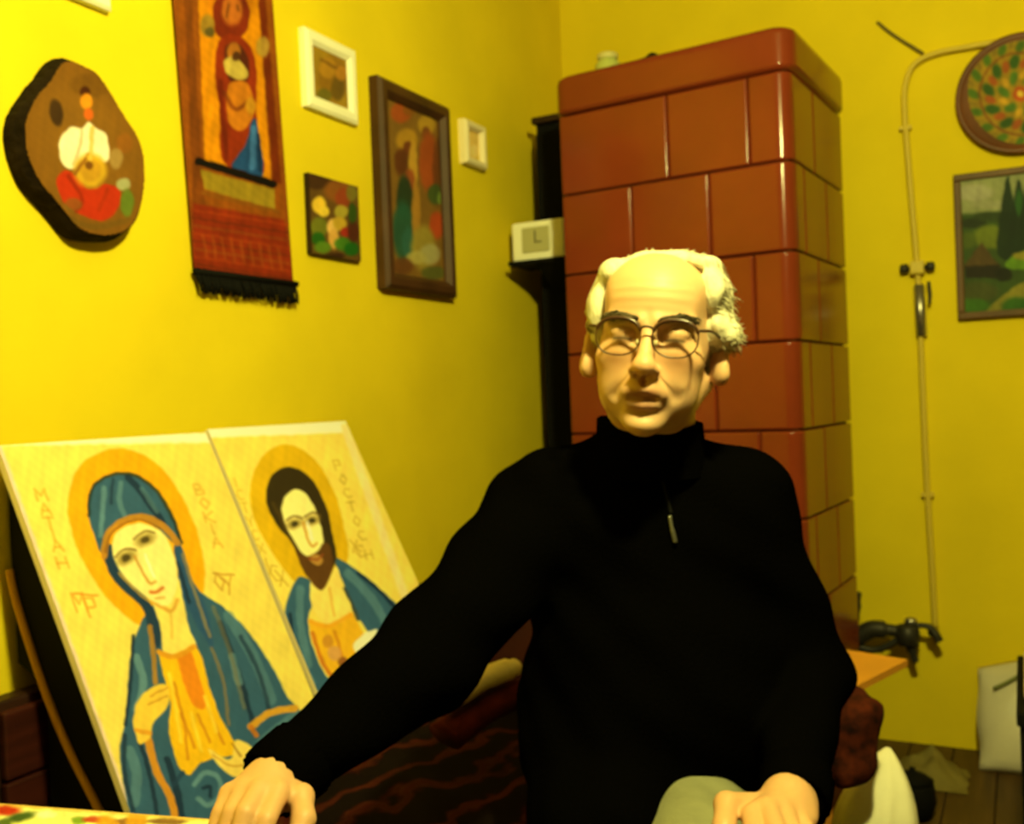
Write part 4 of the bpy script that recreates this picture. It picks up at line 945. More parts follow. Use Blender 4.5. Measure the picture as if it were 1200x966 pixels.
# ================================================================== white sack and red floral cushion beside the man
zsk = 0.478
sk = atd(1014, 930, 1.62); sk[2] = 0
V = []; F = []; ns, nh = 36, 22
for j in range(nh+1):
    t_ = j/nh; z_ = zsk*t_
    prof = 0.088*(1-0.15*t_)*(1 if t_ < 0.72 else max(0.03, math.cos((t_-0.72)/0.28*math.pi/2))**0.7)
    for i in range(ns):
        a = 2*math.pi*i/ns; rr = prof*(1+0.06*math.sin(3*a+5*t_)+0.05*math.sin(7*a+2)*t_+0.03*math.sin(11*a-6*t_)); 
        V.append(sk+rt*(rr*math.cos(a)*0.82+0.060*t_*t_-0.02)+fw*(rr*math.sin(a))+dz*z_)
for j in range(nh):
    for i in range(ns): F.append([j*ns+i, j*ns+(i+1) % ns, (j+1)*ns+(i+1) % ns, (j+1)*ns+i])
F.append(list(range(ns))[::-1]); F.append([nh*ns+i for i in range(ns)])
tag(mk('cloth_sack', V, F, mat('white_sackcloth', (0.70, 0.67, 0.50), 0.9, 0.1, var=0.08, scale=8, bump=0.3, bscale=30), None, True), 'tall white cloth sack standing on the floor beside the seated man', 'sack')

# ================================================================== THE SEATED MAN
# worked out in his own frame: X lateral (to his left), Y away from the camera, Z up
f4 = np.float32
def rc(p, a, b, ra, rb):
    a = np.array(a, f4); b = np.array(b, f4); ba = b-a; L2 = float(ba@ba)+1e-12
    t = np.clip(((p-a)@ba)/L2, 0, 1); q = p-a-t[:, None]*ba
    return np.sqrt((q*q).sum(1))-(ra+(rb-ra)*t)
def el(p, c, r, R=None):
    q = p-np.array(c, f4)
    if R is not None: q = q@R
    r = np.array(r, f4); k0 = np.sqrt(((q/r)**2).sum(1)); k1 = np.sqrt(((q/(r*r))**2).sum(1))+1e-9
    return k0*(k0-1)/k1
def smin(a, b, k):
    h = np.clip(0.5+0.5*(b-a)/k, 0, 1); return b+(a-b)*h-k*h*(1-h)
def smax(a, b, k): return -smin(-a, -b, k)
def rotm(ax, ay, az):
    return np.array((Matrix.Rotation(math.radians(az), 3, 'Z') @ Matrix.Rotation(math.radians(ay), 3, 'Y') @ Matrix.Rotation(math.radians(ax), 3, 'X')), f4)
def nets(f, xs, ys, zs, blk=8, margin=0.02):
    """surface of f<0 on a rectilinear grid (naive surface nets), evaluated only in blocks near the surface"""
    xs, ys, zs = (np.asarray(a, f4) for a in (xs, ys, zs)); nx, ny, nz = len(xs), len(ys), len(zs)
    Vv = np.empty((nx, ny, nz), f4)
    bx, by, bz = (range(0, n, blk) for n in (nx, ny, nz))
    cen, half, idx = [], [], []
    for i in bx:
        for j in by:
            for k in bz:
                a = np.array([xs[i], ys[j], zs[k]]); b = np.array([xs[min(i+blk, nx)-1], ys[min(j+blk, ny)-1], zs[min(k+blk, nz)-1]])
                cen.append((a+b)/2); half.append(np.linalg.norm(b-a)/2); idx.append((i, j, k))
    cen = np.array(cen, f4); half = np.array(half); d = f(cen)
    act = np.abs(d) < half*1.25+margin
    for n_, (i, j, k) in enumerate(idx):
        if not act[n_]: Vv[i:i+blk, j:j+blk, k:k+blk] = d[n_]
    lst = [idx[n_] for n_ in np.nonzero(act)[0]]
    for c0 in range(0, len(lst), 600):
        P, sl = [], []
        for (i, j, k) in lst[c0:c0+600]:
            g = np.stack(np.meshgrid(xs[i:i+blk], ys[j:j+blk], zs[k:k+blk], indexing='ij'), -1); sl.append((i, j, k, g.shape[:3])); P.append(g.reshape(-1, 3))
        D = f(np.concatenate(P)); o_ = 0
        for (i, j, k, sh_) in sl:
            m_ = sh_[0]*sh_[1]*sh_[2]; Vv[i:i+sh_[0], j:j+sh_[1], k:k+sh_[2]] = D[o_:o_+m_].reshape(sh_); o_ += m_
    S = Vv < 0
    cnt = np.zeros((nx-1, ny-1, nz-1), np.uint8)
    for a in (0, 1):
        for b in (0, 1):
            for c in (0, 1): cnt += S[a:nx-1+a, b:ny-1+b, c:nz-1+c]
    I, J, K = np.nonzero((cnt > 0) & (cnt < 8)); n = len(I)
    acc = np.zeros((n, 3)); num = np.zeros(n)
    C8 = [(a, b, c) for a in (0, 1) for b in (0, 1) for c in (0, 1)]
    val = {c: Vv[I+c[0], J+c[1], K+c[2]] for c in C8}
    for c in C8:
        for ax in range(3):
            if c[ax] == 0:
                e_ = list(c); e_[ax] = 1; e_ = tuple(e_); v0, v1 = val[c], val[e_]; m_ = (v0 < 0) != (v1 < 0)
                t = np.where(m_, v0/(v0-v1+1e-20), 0)
                q = np.zeros((n, 3)); 
                for d_ in range(3): q[:, d_] = c[d_]
                q[:, ax] += t; acc += q*m_[:, None]; num += m_
    acc /= num[:, None]
    def lerp(arr, i, t): return arr[i]+(arr[i+1]-arr[i])*t
    VV = np.stack([lerp(xs, I, acc[:, 0]), lerp(ys, J, acc[:, 1]), lerp(zs, K, acc[:, 2])], 1)
    vid = -np.ones((nx-1, ny-1, nz-1), np.int32); vid[I, J, K] = np.arange(n)
    Fs = []
    for ax in range(3):
        sA = [slice(0, nx), slice(0, ny), slice(0, nz)]; sB = list(sA); m_ = [nx, ny, nz][ax]
        sA[ax] = slice(0, m_-1); sB[ax] = slice(1, m_)
        ch = S[tuple(sA)] != S[tuple(sB)]
        u_, v_ = (ax+1) % 3, (ax+2) % 3
        G3 = np.array(np.nonzero(ch)); lim = np.array([nx-1, ny-1, nz-1])
        ok = (G3[u_] > 0) & (G3[v_] > 0) & (G3[u_] < lim[u_]) & (G3[v_] < lim[v_]); G3 = G3[:, ok]
        def cell(du_, dv_):
            q = G3.copy(); q[u_] -= du_; q[v_] -= dv_; return vid[q[0], q[1], q[2]]
        quad = np.stack([cell(1, 1), cell(0, 1), cell(0, 0), cell(1, 0)], 1)
        ins = S[G3[0], G3[1], G3[2]]
        quad[~ins] = quad[~ins][:, ::-1]; Fs.append(quad)
    Fq = np.concatenate(Fs); Fq = Fq[(Fq >= 0).all(1)]
    return VV, Fq
def axis(*segs):
    out = []
    for a, b, h in segs: out += list(np.arange(a, b, h))
    return np.array(out, f4)

# ---- joints (X, Y, Z)
HC = loc(768, 402, 1.255)                    # head centre, at eye level, between the ears
HR = rotm(-3, 6, -14)                         # head turned a little to his right and tipped
tohead = lambda p: (p-HC.astype(f4))@HR
SHR, SHL = np.array([0.040, 1.36, 0.925]), np.array([0.305, 1.36, 0.925])
ELR, WRR = loc(503, 768, 1.18), loc(325, 912, 1.005)
ELL, WRL = np.array([0.395, 1.37, 0.680]), loc(932, 934, 1.115)
HIPR, HIPL = np.array([0.105, 1.47, 0.525]), np.array([0.250, 1.47, 0.52])
KNR, KNL = np.array([0.060, 1.15, 0.42]), np.array([0.172, 0.99, 0.528])
ANR, ANL = np.array([0.06, 1.15, 0.10]), np.array([0.19, 1.00, 0.10])
NECK = np.array([HC[0]-0.002, 1.335, 0.985])

# ---- hands: knuckle rows and finger chains
def hand_r(p):
    K0 = loc(299, 928, 0.945); w = WRR
    d = rc(p, w, w+(K0-w)*0.35, 0.026, 0.027)
    side = np.array([1.0, 0.10, 0.0]); kn = [K0+side*o+np.array([0, 0.008*abs(o-0.01)/0.02, -0.004*abs(o)/0.02]) for o in (0.021, 0.003, -0.014, -0.029)]
    for q, r_ in zip(kn, (0.0098, 0.0104, 0.0098, 0.009)):
        d = smin(d, rc(p, w+(q-w)*0.25+np.array([0, 0, -0.003]), q, 0.018, r_), 0.012)
    d = smin(d, el(p, (w+K0)/2+np.array([-0.004, 0, -0.012]), (0.031, 0.040, 0.016)), 0.014)
    fin = [((-0.004, -0.034, -0.012), (-0.010, -0.048, -0.034), (-0.008, -0.034, -0.044), .0090),
           ((-0.005, -0.032, -0.008), (-0.010, -0.046, -0.032), (-0.010, -0.032, -0.044), .0092),
           ((-0.004, -0.026, -0.010), (-0.009, -0.038, -0.031), (-0.009, -0.024, -0.042), .0088),
           ((-0.003, -0.020, -0.011), (-0.008, -0.030, -0.028), (-0.008, -0.018, -0.040), .0080)]
    for q, (a, b, c, r_) in zip(kn, fin):
        a, b, c = q+np.array(a), q+np.array(b), q+np.array(c)
        ch = np.minimum(np.minimum(rc(p, q, a, r_+.0012, r_+.001), rc(p, a, b, r_+.001, r_)), rc(p, b, c, r_, r_*.88))
        d = smin(d, ch, 0.0045)
    th = [w+np.array([0.022, -0.02, -0.012]), K0+np.array([0.040, 0.018, -0.014]), K0+np.array([0.047, -0.006, -0.026]), K0+np.array([0.042, -0.026, -0.042])]
    for i, (r0, r1) in enumerate(((.015, .012), (.012, .011), (.011, .0095))): d = smin(d, rc(p, th[i], th[i+1], r0, r1), 0.006)
    return d
def hand_l(p):
    w = WRL; K0 = loc(901, 952, 1.040)
    d = rc(p, w, w+(K0-w)*0.3, 0.028, 0.030)
    side = np.array([1.0, 0.10, 0.0]); kn = [K0+side*o+np.array([0, 0.010*abs(o+0.01)/0.02, -0.005*abs(o)/0.02]) for o in (-0.017, 0.001, 0.019, 0.034)]
    for q, r_ in zip(kn, (0.0125, 0.013, 0.0125, 0.011)):
        d = smin(d, rc(p, w+(q-w)*0.25+np.array([0, 0, -0.004]), q, 0.018, r_), 0.012)
    d = smin(d, el(p, (w+K0)/2+np.array([0.004, 0, -0.010]), (0.032, 0.042, 0.016)), 0.014)
    fin = [((-0.008, -0.042, -0.004), (-0.014, -0.064, -0.020), (-0.018, -0.080, -0.034), .0105),
           ((-0.004, -0.048, -0.004), (-0.006, -0.074, -0.020), (-0.008, -0.092, -0.036), .0108),
           ((-0.001, -0.044, -0.008), (0.000, -0.068, -0.024), (-0.001, -0.084, -0.040), .0103),
           ((0.004, -0.034, -0.012), (0.008, -0.052, -0.026), (0.009, -0.064, -0.038), .0092)]
    for q, (a, b, c, r_) in zip(kn, fin):
        a, b, c = q+np.array(a), q+np.array(b), q+np.array(c)
        ch = np.minimum(np.minimum(rc(p, q, a, r_+.0012, r_+.001), rc(p, a, b, r_+.001, r_)), rc(p, b, c, r_, r_*.85))
        d = smin(d, ch, 0.004)
    th = [w+np.array([-0.024, -0.016, -0.006]), K0+np.array([-0.040, 0.022, 0.0]), K0+np.array([-0.050, -0.010, -0.010]), K0+np.array([-0.054, -0.034, -0.022])]
    for i, (r0, r1) in enumerate(((.017, .0135), (.0135, .012), (.012, .010))): d = smin(d, rc(p, th[i], th[i+1], r0, r1), 0.006)
    return d
# ---- head in its own frame (x to his left, y backwards, z up, origin at eye level)
EYX, EYY = 0.0315, -0.0765
def head_sdf(p):
    q = tohead(p)
    ax = np.abs(q[:, 0]); m = q.copy(); m[:, 0] = ax           # mirrored copy for paired features
    d = el(q, (0, 0.010, 0.030), (0.0755, 0.097, 0.080))
    d = smin(d, el(q, (0, -0.040, 0.045), (0.060, 0.052, 0.056)), 0.030)
    d = smin(d, el(q, (0, -0.028, -0.030), (0.0635, 0.062, 0.070)), 0.025)
    d = smin(d, el(q, (0, -0.034, -0.078), (0.050, 0.054, 0.038)), 0.025)
    d = smin(d, el(q, (0, -0.078, -0.104), (0.022, 0.018, 0.016)), 0.022)
    d = smin(d, rc(m, (0.030, -0.020, -0.095), (0.058, 0.018, -0.050), 0.014, 0.016), 0.022)   # jaw line
    d = smin(d, el(m, (0.043, -0.064, -0.027), (0.020, 0.017, 0.016)), 0.024)                    # cheekbone
    d = smin(d, el(m, (0.036, -0.052, -0.062), (0.021, 0.024, 0.026)), 0.020)                  # cheek
    d = smax(d, -el(m, (0.080, -0.052, 0.030), (0.014, 0.030, 0.030)), 0.025)                  # temple
    d = smin(d, rc(m, (0.010, -0.0905, 0.0155), (0.046, -0.076, 0.0185), 0.0080, 0.0065), 0.012)  # brow
    d = smax(d, -el(m, (EYX, -0.098, -0.0005), (0.022, 0.0220, 0.0140)), 0.010)                # socket
    d = smin(d, el(m, (EYX, EYY, -0.001), (0.0130, 0.0122, 0.0122)), 0.003)
    d = smin(d, el(m, (EYX, EYY-0.0005, 0.0035), (0.0165, 0.0132, 0.0095)), 0.004)              # upper lid
    d = smin(d, el(m, (EYX, EYY+0.0005, -0.0085), (0.0160, 0.0118, 0.0060)), 0.005)             # lower lid
    d = smin(d, el(m, (EYX+0.002, -0.0780, -0.0200), (0.0150, 0.0085, 0.0080)), 0.010)        # bag under the eye
    d = smin(d, rc(q, (0, -0.0900, 0.006), (0, -0.1100, -0.032), 0.0075, 0.0100), 0.009)
    d = smin(d, el(q, (0, -0.1120, -0.0385), (0.0140, 0.0125, 0.0110)), 0.006)
    d = smin(d, el(m, (0.0150, -0.1015, -0.0415), (0.0085, 0.0110, 0.0085)), 0.006)
    d = smax(d, -el(m, (0.0065, -0.1070, -0.0500), (0.0042, 0.0060, 0.0040)), 0.003)
    d = smin(d, el(q, (0, -0.0835, -0.0630), (0.032, 0.022, 0.022)), 0.012)
    d = smax(d, -rc(m, (0.0205, -0.1005, -0.0380), (0.0380, -0.0850, -0.0720), 0.0062, 0.0045), 0.010)   # fold from nose to mouth
    d = smin(d, rc(m, (0.0, -0.1020, -0.0665), (0.0210, -0.0925, -0.0705), 0.0045, 0.0025), 0.009)
    d = smin(d, rc(m, (0.0, -0.0975, -0.0870), (0.0150, -0.0910, -0.0840), 0.0056, 0.0035), 0.009)
    d = smax(d, -rc(m, (0.0, -0.1060, -0.0765), (0.0150, -0.0990, -0.0760), 0.0062, 0.0030), 0.005)       # mouth line
    d = smax(d, -el(q, (0, -0.1030, -0.0950), (0.020, 0.0090, 0.0050)), 0.014)
    d = smax(d, -el(q, (0, -0.1015, -0.0575), (0.0035, 0.0050, 0.0070)), 0.004)
    w_ = np.clip((q[:, 2]-0.026)/0.01, 0, 1)*np.clip((0.075-q[:, 2])/0.01, 0, 1)*np.clip((0.055-ax)/0.015, 0, 1)*(q[:, 1] < 0)
    d = d+0.00025*w_*np.sin(q[:, 2]*520+8*ax)                                                    # forehead lines
    # ears
    RE = rotm(-12, 0, 34); e = m-np.array((0.0800, 0.008, -0.014), f4); e = e@RE; z0 = np.zeros(3, f4)
    ear = el(e, z0, (0.0085, 0.0185, 0.0320)); ear = smin(ear, el(e, (0.0, 0.002, 0.014), (0.0085, 0.0205, 0.0190)), 0.006)
    ear = smax(ear, -el(e, (0.0085, -0.003, 0.003), (0.0065, 0.0105, 0.0190)), 0.005); ear = smin(ear, el(e, (0.000, -0.003, -0.0240), (0.0065, 0.0110, 0.0100)), 0.014)
    d = smin(d, ear, 0.005)
    return d
def body_sdf(p):
    d = rc(p, NECK+np.array([0, 0.03, -0.03]), HC+np.array([0, 0.035, -0.055]), 0.062, 0.056)
    d = smin(d, el(p, (0.172, 1.385, 0.87), (0.150, 0.095, 0.150)), 0.05)
    d = smin(d, el(p, (0.178, 1.39, 0.68), (0.150, 0.110, 0.170)), 0.06)
    for S_, E_, W_r in ((SHR, ELR, WRR), (SHL, ELL, WRL)):
        d = smin(d, rc(p, NECK+np.array([0, 0.03, -0.045]), S_, 0.045, 0.050), 0.04)
        d = smin(d, rc(p, S_, E_, 0.050, 0.038), 0.03); d = smin(d, rc(p, E_, W_r, 0.038, 0.026), 0.012)
    for H__, K__, A__ in ((HIPR, KNR, ANR), (HIPL, KNL, ANL)):
        d = smin(d, rc(p, H__, K__, 0.074, 0.055), 0.04); d = smin(d, rc(p, K__, A__, 0.052, 0.036), 0.02)
        d = smin(d, rc(p, A__+np.array([0, 0.02, -0.055]), A__+np.array([0, -0.14, -0.07]), 0.034, 0.024), 0.02)
    hd = np.linalg.norm(p-(HC+np.array([0, 0, -0.02])), axis=1) < 0.21
    if hd.any(): d[hd] = smin(d[hd], head_sdf(p[hd]), 0.014)
    for c_, fn in ((WRR+np.array([0, -0.05, -0.02]), hand_r), (WRL+np.array([0, -0.06, -0.02]), hand_l)):
        h_ = np.linalg.norm(p-c_, axis=1) < 0.17
        if h_.any(): d[h_] = smin(d[h_], fn(p[h_]), 0.006)
    return d
HX0, HY0, HZ0 = HC
xs_a = axis((-0.36, -0.20, 0.003), (-0.20, HX0-0.11, 0.008), (HX0-0.11, HX0+0.11, 0.0021), (HX0+0.11, 0.38, 0.003), (0.38, 0.48, 0.008))
ys_a = axis((0.80, 0.86, 0.008), (0.86, 1.10, 0.003), (1.10, 1.245, 0.0021), (1.245, 1.36, 0.004), (1.36, 1.62, 0.009))
zs_a = axis((-0.01, 0.58, 0.010), (0.58, 0.77, 0.003), (0.77, 0.97, 0.008), (0.97, 1.21, 0.0021), (1.21, 1.30, 0.004))
BV, BF = nets(body_sdf, xs_a, ys_a, zs_a)
# pigment of the skin
q = tohead(BV.astype(f4)); ax = np.abs(q[:, 0])
col = np.tile(np.array([0.60, 0.355, 0.190]), (len(BV), 1))
gz = lambda c, s_: np.exp(-0.5*(((q-np.array(c))/np.array(s_))**2).sum(1))
qm = q.copy(); qm[:, 0] = ax
gm = lambda c, s_: np.exp(-0.5*(((qm-np.array(c))/np.array(s_))**2).sum(1))
def tint(c, w_): 
    global col
    col = col*(1-w_[:, None])+np.array(c)*w_[:, None]
tint((0.58, 0.27, 0.13), np.clip(gz((0, -0.11, -0.038), (.014, .014, .012))+gm((.042, -.085, -.030), (.016, .02, .014)), 0, 1)*0.55)
lip = np.clip(gm((0.006, -0.100, -0.0690), (.011, .012, .0032))+gm((0.005, -0.099, -0.0865), (.010, .012, .0046)), 0, 1)
tint((0.30, 0.095, 0.055), lip*0.9)
tint((0.27, 0.085, 0.055), np.clip(gm((0.005, -0.098, -0.0762), (.010, .02, .0042)), 0, 1)*0.9)
tint((0.36, 0.24, 0.15), np.clip(gz((0, -0.09, -0.095), (.032, .03, .014))+gm((.04, -.07, -.085), (.02, .03, .02)), 0, 1)*0.35)   # stubble
brow = np.exp(-0.5*(((qm[:, 2]-0.0185-0.10*np.clip(0.03-qm[:, 0], -.02, .02))/0.0034)**2))*np.clip((ax-0.010)/0.006, 0, 1)*np.clip((0.053-ax)/0.006, 0, 1)*(q[:, 1] < -0.055)
tint((0.16, 0.13, 0.09), brow*0.75)
slit = np.exp(-0.5*((qm[:, 2]+0.0045+6.0*(qm[:, 0]-EYX)**2)/0.0015)**2)*np.clip((0.0135-np.abs(qm[:, 0]-EYX))/0.003, 0, 1)*(q[:, 1] < -0.078)
tint((0.03, 0.02, 0.015), slit*0.95)
hnd = BV[:, 2] < 0.80
col[hnd] = np.array([0.58, 0.325, 0.165])
m_skin = bpy.data.materials.new('skin'); m_skin.use_nodes = True
nt = m_skin.node_tree; b = nt.nodes['Principled BSDF']; a = nt.nodes.new('ShaderNodeAttribute'); a.attribute_name = 'Col'
nt.links.new(a.outputs['Color'], b.inputs['Base Color']); b.inputs['Roughness'].default_value = 0.48; b.inputs['Specular IOR Level'].default_value = 0.4
b.inputs['Subsurface Weight'].default_value = 0.12; b.inputs['Subsurface Radius'].default_value = (0.012, 0.005, 0.002); b.inputs['Subsurface Scale'].default_value = 0.5
PB = np.array([0.17, 1.36, 0.0])
PW = PB[0]*rt+PB[1]*fw
man = bpy.data.objects.new('person', mesh_of('person', BV-PB, BF, True, col)); COL.objects.link(man)
man.location = tuple(PW); man.rotation_euler = (0, 0, YAW); man.data.materials.append(m_skin)
tag(man, 'seated old man in glasses and black sweater, one arm reaching to the table', 'person')
def part(name, V, F, m, smooth=True, cols=None): return mk(name, np.asarray(V)-PB, F, m, man, smooth, cols, world=False)

# ---- sweater
def wob(p, k, s_): return np.sin(p[:, 0]*k[0]+p[:, 1]*k[1]+p[:, 2]*k[2]+s_)
def sweater(p):
    d = el(p, (0.172, 1.375, 0.87), (0.172, 0.122, 0.165))
    d = smin(d, el(p, (0.185, 1.360, 0.665), (0.186, 0.165, 0.200)), 0.07)
    d = smin(d, rc(p, NECK+np.array([0, 0.02, -0.035]), NECK+np.array([0, 0.015, 0.0]), 0.075, 0.068), 0.03)
    for S_, E_, W_r, re in ((SHR, ELR, WRR, 0.064), (SHL, ELL, WRL, 0.062)):
        d = smin(d, rc(p, NECK+np.array([0, 0.03, -0.060]), S_, 0.060, 0.072), 0.05)
        d = smin(d, rc(p, S_, E_, 0.074, re), 0.035); d = smin(d, rc(p, E_, E_+(W_r-E_)*0.97, re, 0.037), 0.015)
    d = smin(d, rc(p, (0.090, 1.38, 0.60), (0.082, 1.17, 0.545), 0.094, 0.082), 0.05)
    d = d+0.004*wob(p, (22, 13, 40), 0.3)*wob(p, (-17, 25, 9), 1.7)+0.0016*wob(p, (60, -35, 80), 0.9)
    d = smax(d, 0.480+0.25*np.clip(p[:, 0]-0.10, 0, 0.2)+0.012*wob(p, (30, 20, 0), 1)-p[:, 2], 0.012)
    # legs push up into the hem
    return d
SV, SF = nets(sweater, axis((-0.36, 0.50, 0.006)), axis((0.92, 1.58, 0.006)), axis((0.44, 1.09, 0.006)))
m_knit = mat('black_knit', (0.0012, 0.0011, 0.001), 0.95, 0.0, bump=0.3, bscale=220)
swt = part('sweater', SV, SF, m_knit)
# stand-up collar
V = []; F = []; nc = 48
cc = NECK+np.array([0.002, 0.002, 0.004])
for j in range(7):
    t_ = j/6.0
    for i in range(nc):
        a = 2*math.pi*i/nc; frt = max(0, -math.sin(a))                # front is towards the camera (-Y)
        top = 0.056-0.012*frt**2-0.006*math.cos(a)
        rx, ry = 0.0765-0.005*t_, 0.086-0.002*t_
        V.append(cc+np.array([rx*math.cos(a), ry*math.sin(a)-0.012*t_*0, -0.02+(top+0.02)*t_]))
for j in range(7):
    t_ = 1-j/6.0
    for i in range(nc):
        a = 2*math.pi*i/nc; frt = max(0, -math.sin(a)); top = 0.056-0.012*frt**2-0.006*math.cos(a)
        rx, ry = 0.0700-0.005*t_, 0.0795-0.002*t_
        V.append(cc+np.array([rx*math.cos(a), ry*math.sin(a), -0.02+(top+0.021+0.002*(j in (0,)))*t_]))
for j in range(13):
    for i in range(nc): F.append([j*nc+i, j*nc+(i+1) % nc, (j+1)*nc+(i+1) % nc, (j+1)*nc+i])
fixn(part('collar', V, F, m_knit))
# ribbed cuffs
for W_r, E_ in ((WRR, ELR), (WRL, ELL)):
    ax_ = (W_r-E_)/np.linalg.norm(W_r-E_); V = []; F = []; nc = 40
    u_ = np.cross(ax_, [0, 0, 1]); u_ /= np.linalg.norm(u_); v_ = np.cross(ax_, u_)
    for (t_, r_) in ((-0.035, 0.039), (-0.03, 0.042), (0.0, 0.0405), (0.016, 0.038), (0.018, 0.034), (0.0, 0.030)):
        for i in range(nc):
            a = 2*math.pi*i/nc; r2 = r_+0.0012*math.cos(a*20); V.append(W_r-ax_*0.004+ax_*t_+u_*r2*math.cos(a)+v_*r2*math.sin(a))
    for j in range(5):
        for i in range(nc): F.append([j*nc+i, j*nc+(i+1) % nc, (j+1)*nc+(i+1) % nc, (j+1)*nc+i])
    fixn(part('cuff', V, F, m_knit))
# zip and its pull on the chest: laid on the front of the sweater
def front_at(x_, z_):
    ys_ = np.linspace(1.10, 1.40, 300).astype(f4); p = np.stack([np.full(300, x_), ys_, np.full(300, z_)], 1).astype(f4)
    d = sweater(p); return float(ys_[np.argmax(d < 0)])
zp = [loc(u, v, 1.27) for u, v in ((772, 530), (776, 555), (781, 580), (785, 602))]
zip_ = [np.array([q[0], front_at(q[0], q[2])-0.001, q[2]]) for q in zp]
part('zip', *tubevf(catmull(zip_, 5), 0.0028, 8), mat('black_zip', (0.002, 0.002, 0.002), 0.7, 0.1))
pp = [loc(u, v, 1.262) for u, v in ((784, 604), (786, 618), (790, 635))]
pp = [np.array([q[0], front_at(q[0], q[2])-0.004, q[2]]) for q in pp]
part('zip_pull', *tubevf(catmull(pp, 5), [0.0026]*6+[0.0034]*5, 8), mat('zip_metal', (0.20, 0.20, 0.17), 0.35, 0.5, metal=0.8))

# ---- trousers and shoes
def trousers(p):
    d = el(p, (0.175, 1.47, 0.560), (0.165, 0.120, 0.095))
    for H__, K__, A__ in ((HIPR, KNR, ANR), (HIPL, KNL, ANL)):
        d = smin(d, rc(p, H__, K__, 0.088, 0.074), 0.04); d = smin(d, rc(p, K__, A__+np.array([0, 0, 0.01]), 0.077, 0.062), 0.025)
    d = d+0.0035*wob(p, (38, 25, 12), 0.4)*wob(p, (-14, 40, 22), 2.0)+0.0015*wob(p, (70, 40, -30), 0.2)
    d = smax(d, 0.075-p[:, 2], 0.01)
    return d
TV, TF = nets(trousers, axis((-0.14, 0.40, 0.007)), axis((0.86, 1.64, 0.007)), axis((0.05, 0.72, 0.007)))
part('trousers', TV, TF, mat('grey_green_cloth', (0.215, 0.215, 0.125), 0.92, 0.1, var=0.08, scale=40, bump=0.15, bscale=200))
for A__ in (ANR, ANL):
    def shoe(p, A__=A__):
        d = rc(p, A__+np.array([0, 0.03, -0.052]), A__+np.array([0, -0.145, -0.06]), 0.047, 0.038)
        d = smin(d, rc(p, A__+np.array([0, 0.01, -0.04]), A__+np.array([0, 0.01, 0.0]), 0.045, 0.042), 0.03)
        return smax(d, 0.002-p[:, 2], 0.006)
    sv, sf = nets(shoe, axis((A__[0]-0.08, A__[0]+0.08, 0.006)), axis((A__[1]-0.22, A__[1]+0.12, 0.006)), axis((-0.01, 0.16, 0.006)))
    part('shoe', sv, sf, mat('black_leather', (0.01, 0.009, 0.008), 0.4, 0.4))

# ---- hair
def hair_sdf(h):
    n_ = 0.0020*np.sin(h[:, 1]*110+h[:, 2]*50+2*np.sin(h[:, 2]*40))+0.0010*np.sin(h[:, 0]*120-h[:, 2]*90)+0.0010*np.sin(h[:, 1]*290+h[:, 0]*60)
    d = el(h, (0.001, 0.026, 0.038), (0.083, 0.096, 0.083))
    d = smin(d, el(h, (0.0, 0.060, -0.020), (0.074, 0.062, 0.066)), 0.03)
    # face opening: hairline runs from the ears up over the receding temples
    line = (h[:, 1]+0.030)-0.55*(h[:, 2]-0.085)*0+0.0
    ax_ = np.abs(h[:, 0])
    front = -0.012-0.020*np.clip((h[:, 2]-0.07)/0.03, 0, 1)-0.022*np.clip((ax_-0.045)/0.02, 0, 1)*np.clip((0.075-h[:, 2])/0.05, 0, 1)
    d = smax(d, front-h[:, 1], 0.024)
    d = smax(d, -0.055-h[:, 2]+0*line, 0.012)
    # tufts: full over his left ear, flatter on the right, a swept lock on top
    d = smin(d, el(h, (0.080, 0.002, 0.024), (0.018, 0.038, 0.028)), 0.014)
    d = smin(d, el(h, (0.092, 0.006, 0.012), (0.014, 0.028, 0.018)), 0.010)
    d = smin(d, el(h, (0.068, -0.012, 0.066), (0.022, 0.036, 0.030)), 0.016)
    d = smin(d, el(h, (0.040, -0.004, 0.102), (0.034, 0.034, 0.013)), 0.014)
    d = smin(d, el(h, (-0.072, -0.004, 0.038), (0.018, 0.038, 0.040)), 0.014)
    d = smin(d, el(h, (-0.055, -0.014, 0.082), (0.024, 0.034, 0.022)), 0.014)
    d = smax(d, -el(h, (0.098, 0.004, -0.030), (0.030, 0.030, 0.032)), 0.008)      # clear of the left ear
    d = smax(d, -el(h, (-0.092, 0.004, -0.028), (0.026, 0.030, 0.030)), 0.008)
    return d+n_
hv, hf = nets(hair_sdf, axis((-0.12, 0.125, 0.0025)), axis((-0.08, 0.15, 0.0030)), axis((-0.09, 0.14, 0.0025)))
towrld = lambda h: np.asarray(h)@HR.T+HC
m_hair = mat('white_hair', (0.64, 0.60, 0.44), 0.7, 0.25, var=0.30, scale=55, stretch=(1, 1, 0.35), bump=0.4, bscale=180)
hair = part('hair', towrld(hv), hf, m_hair)
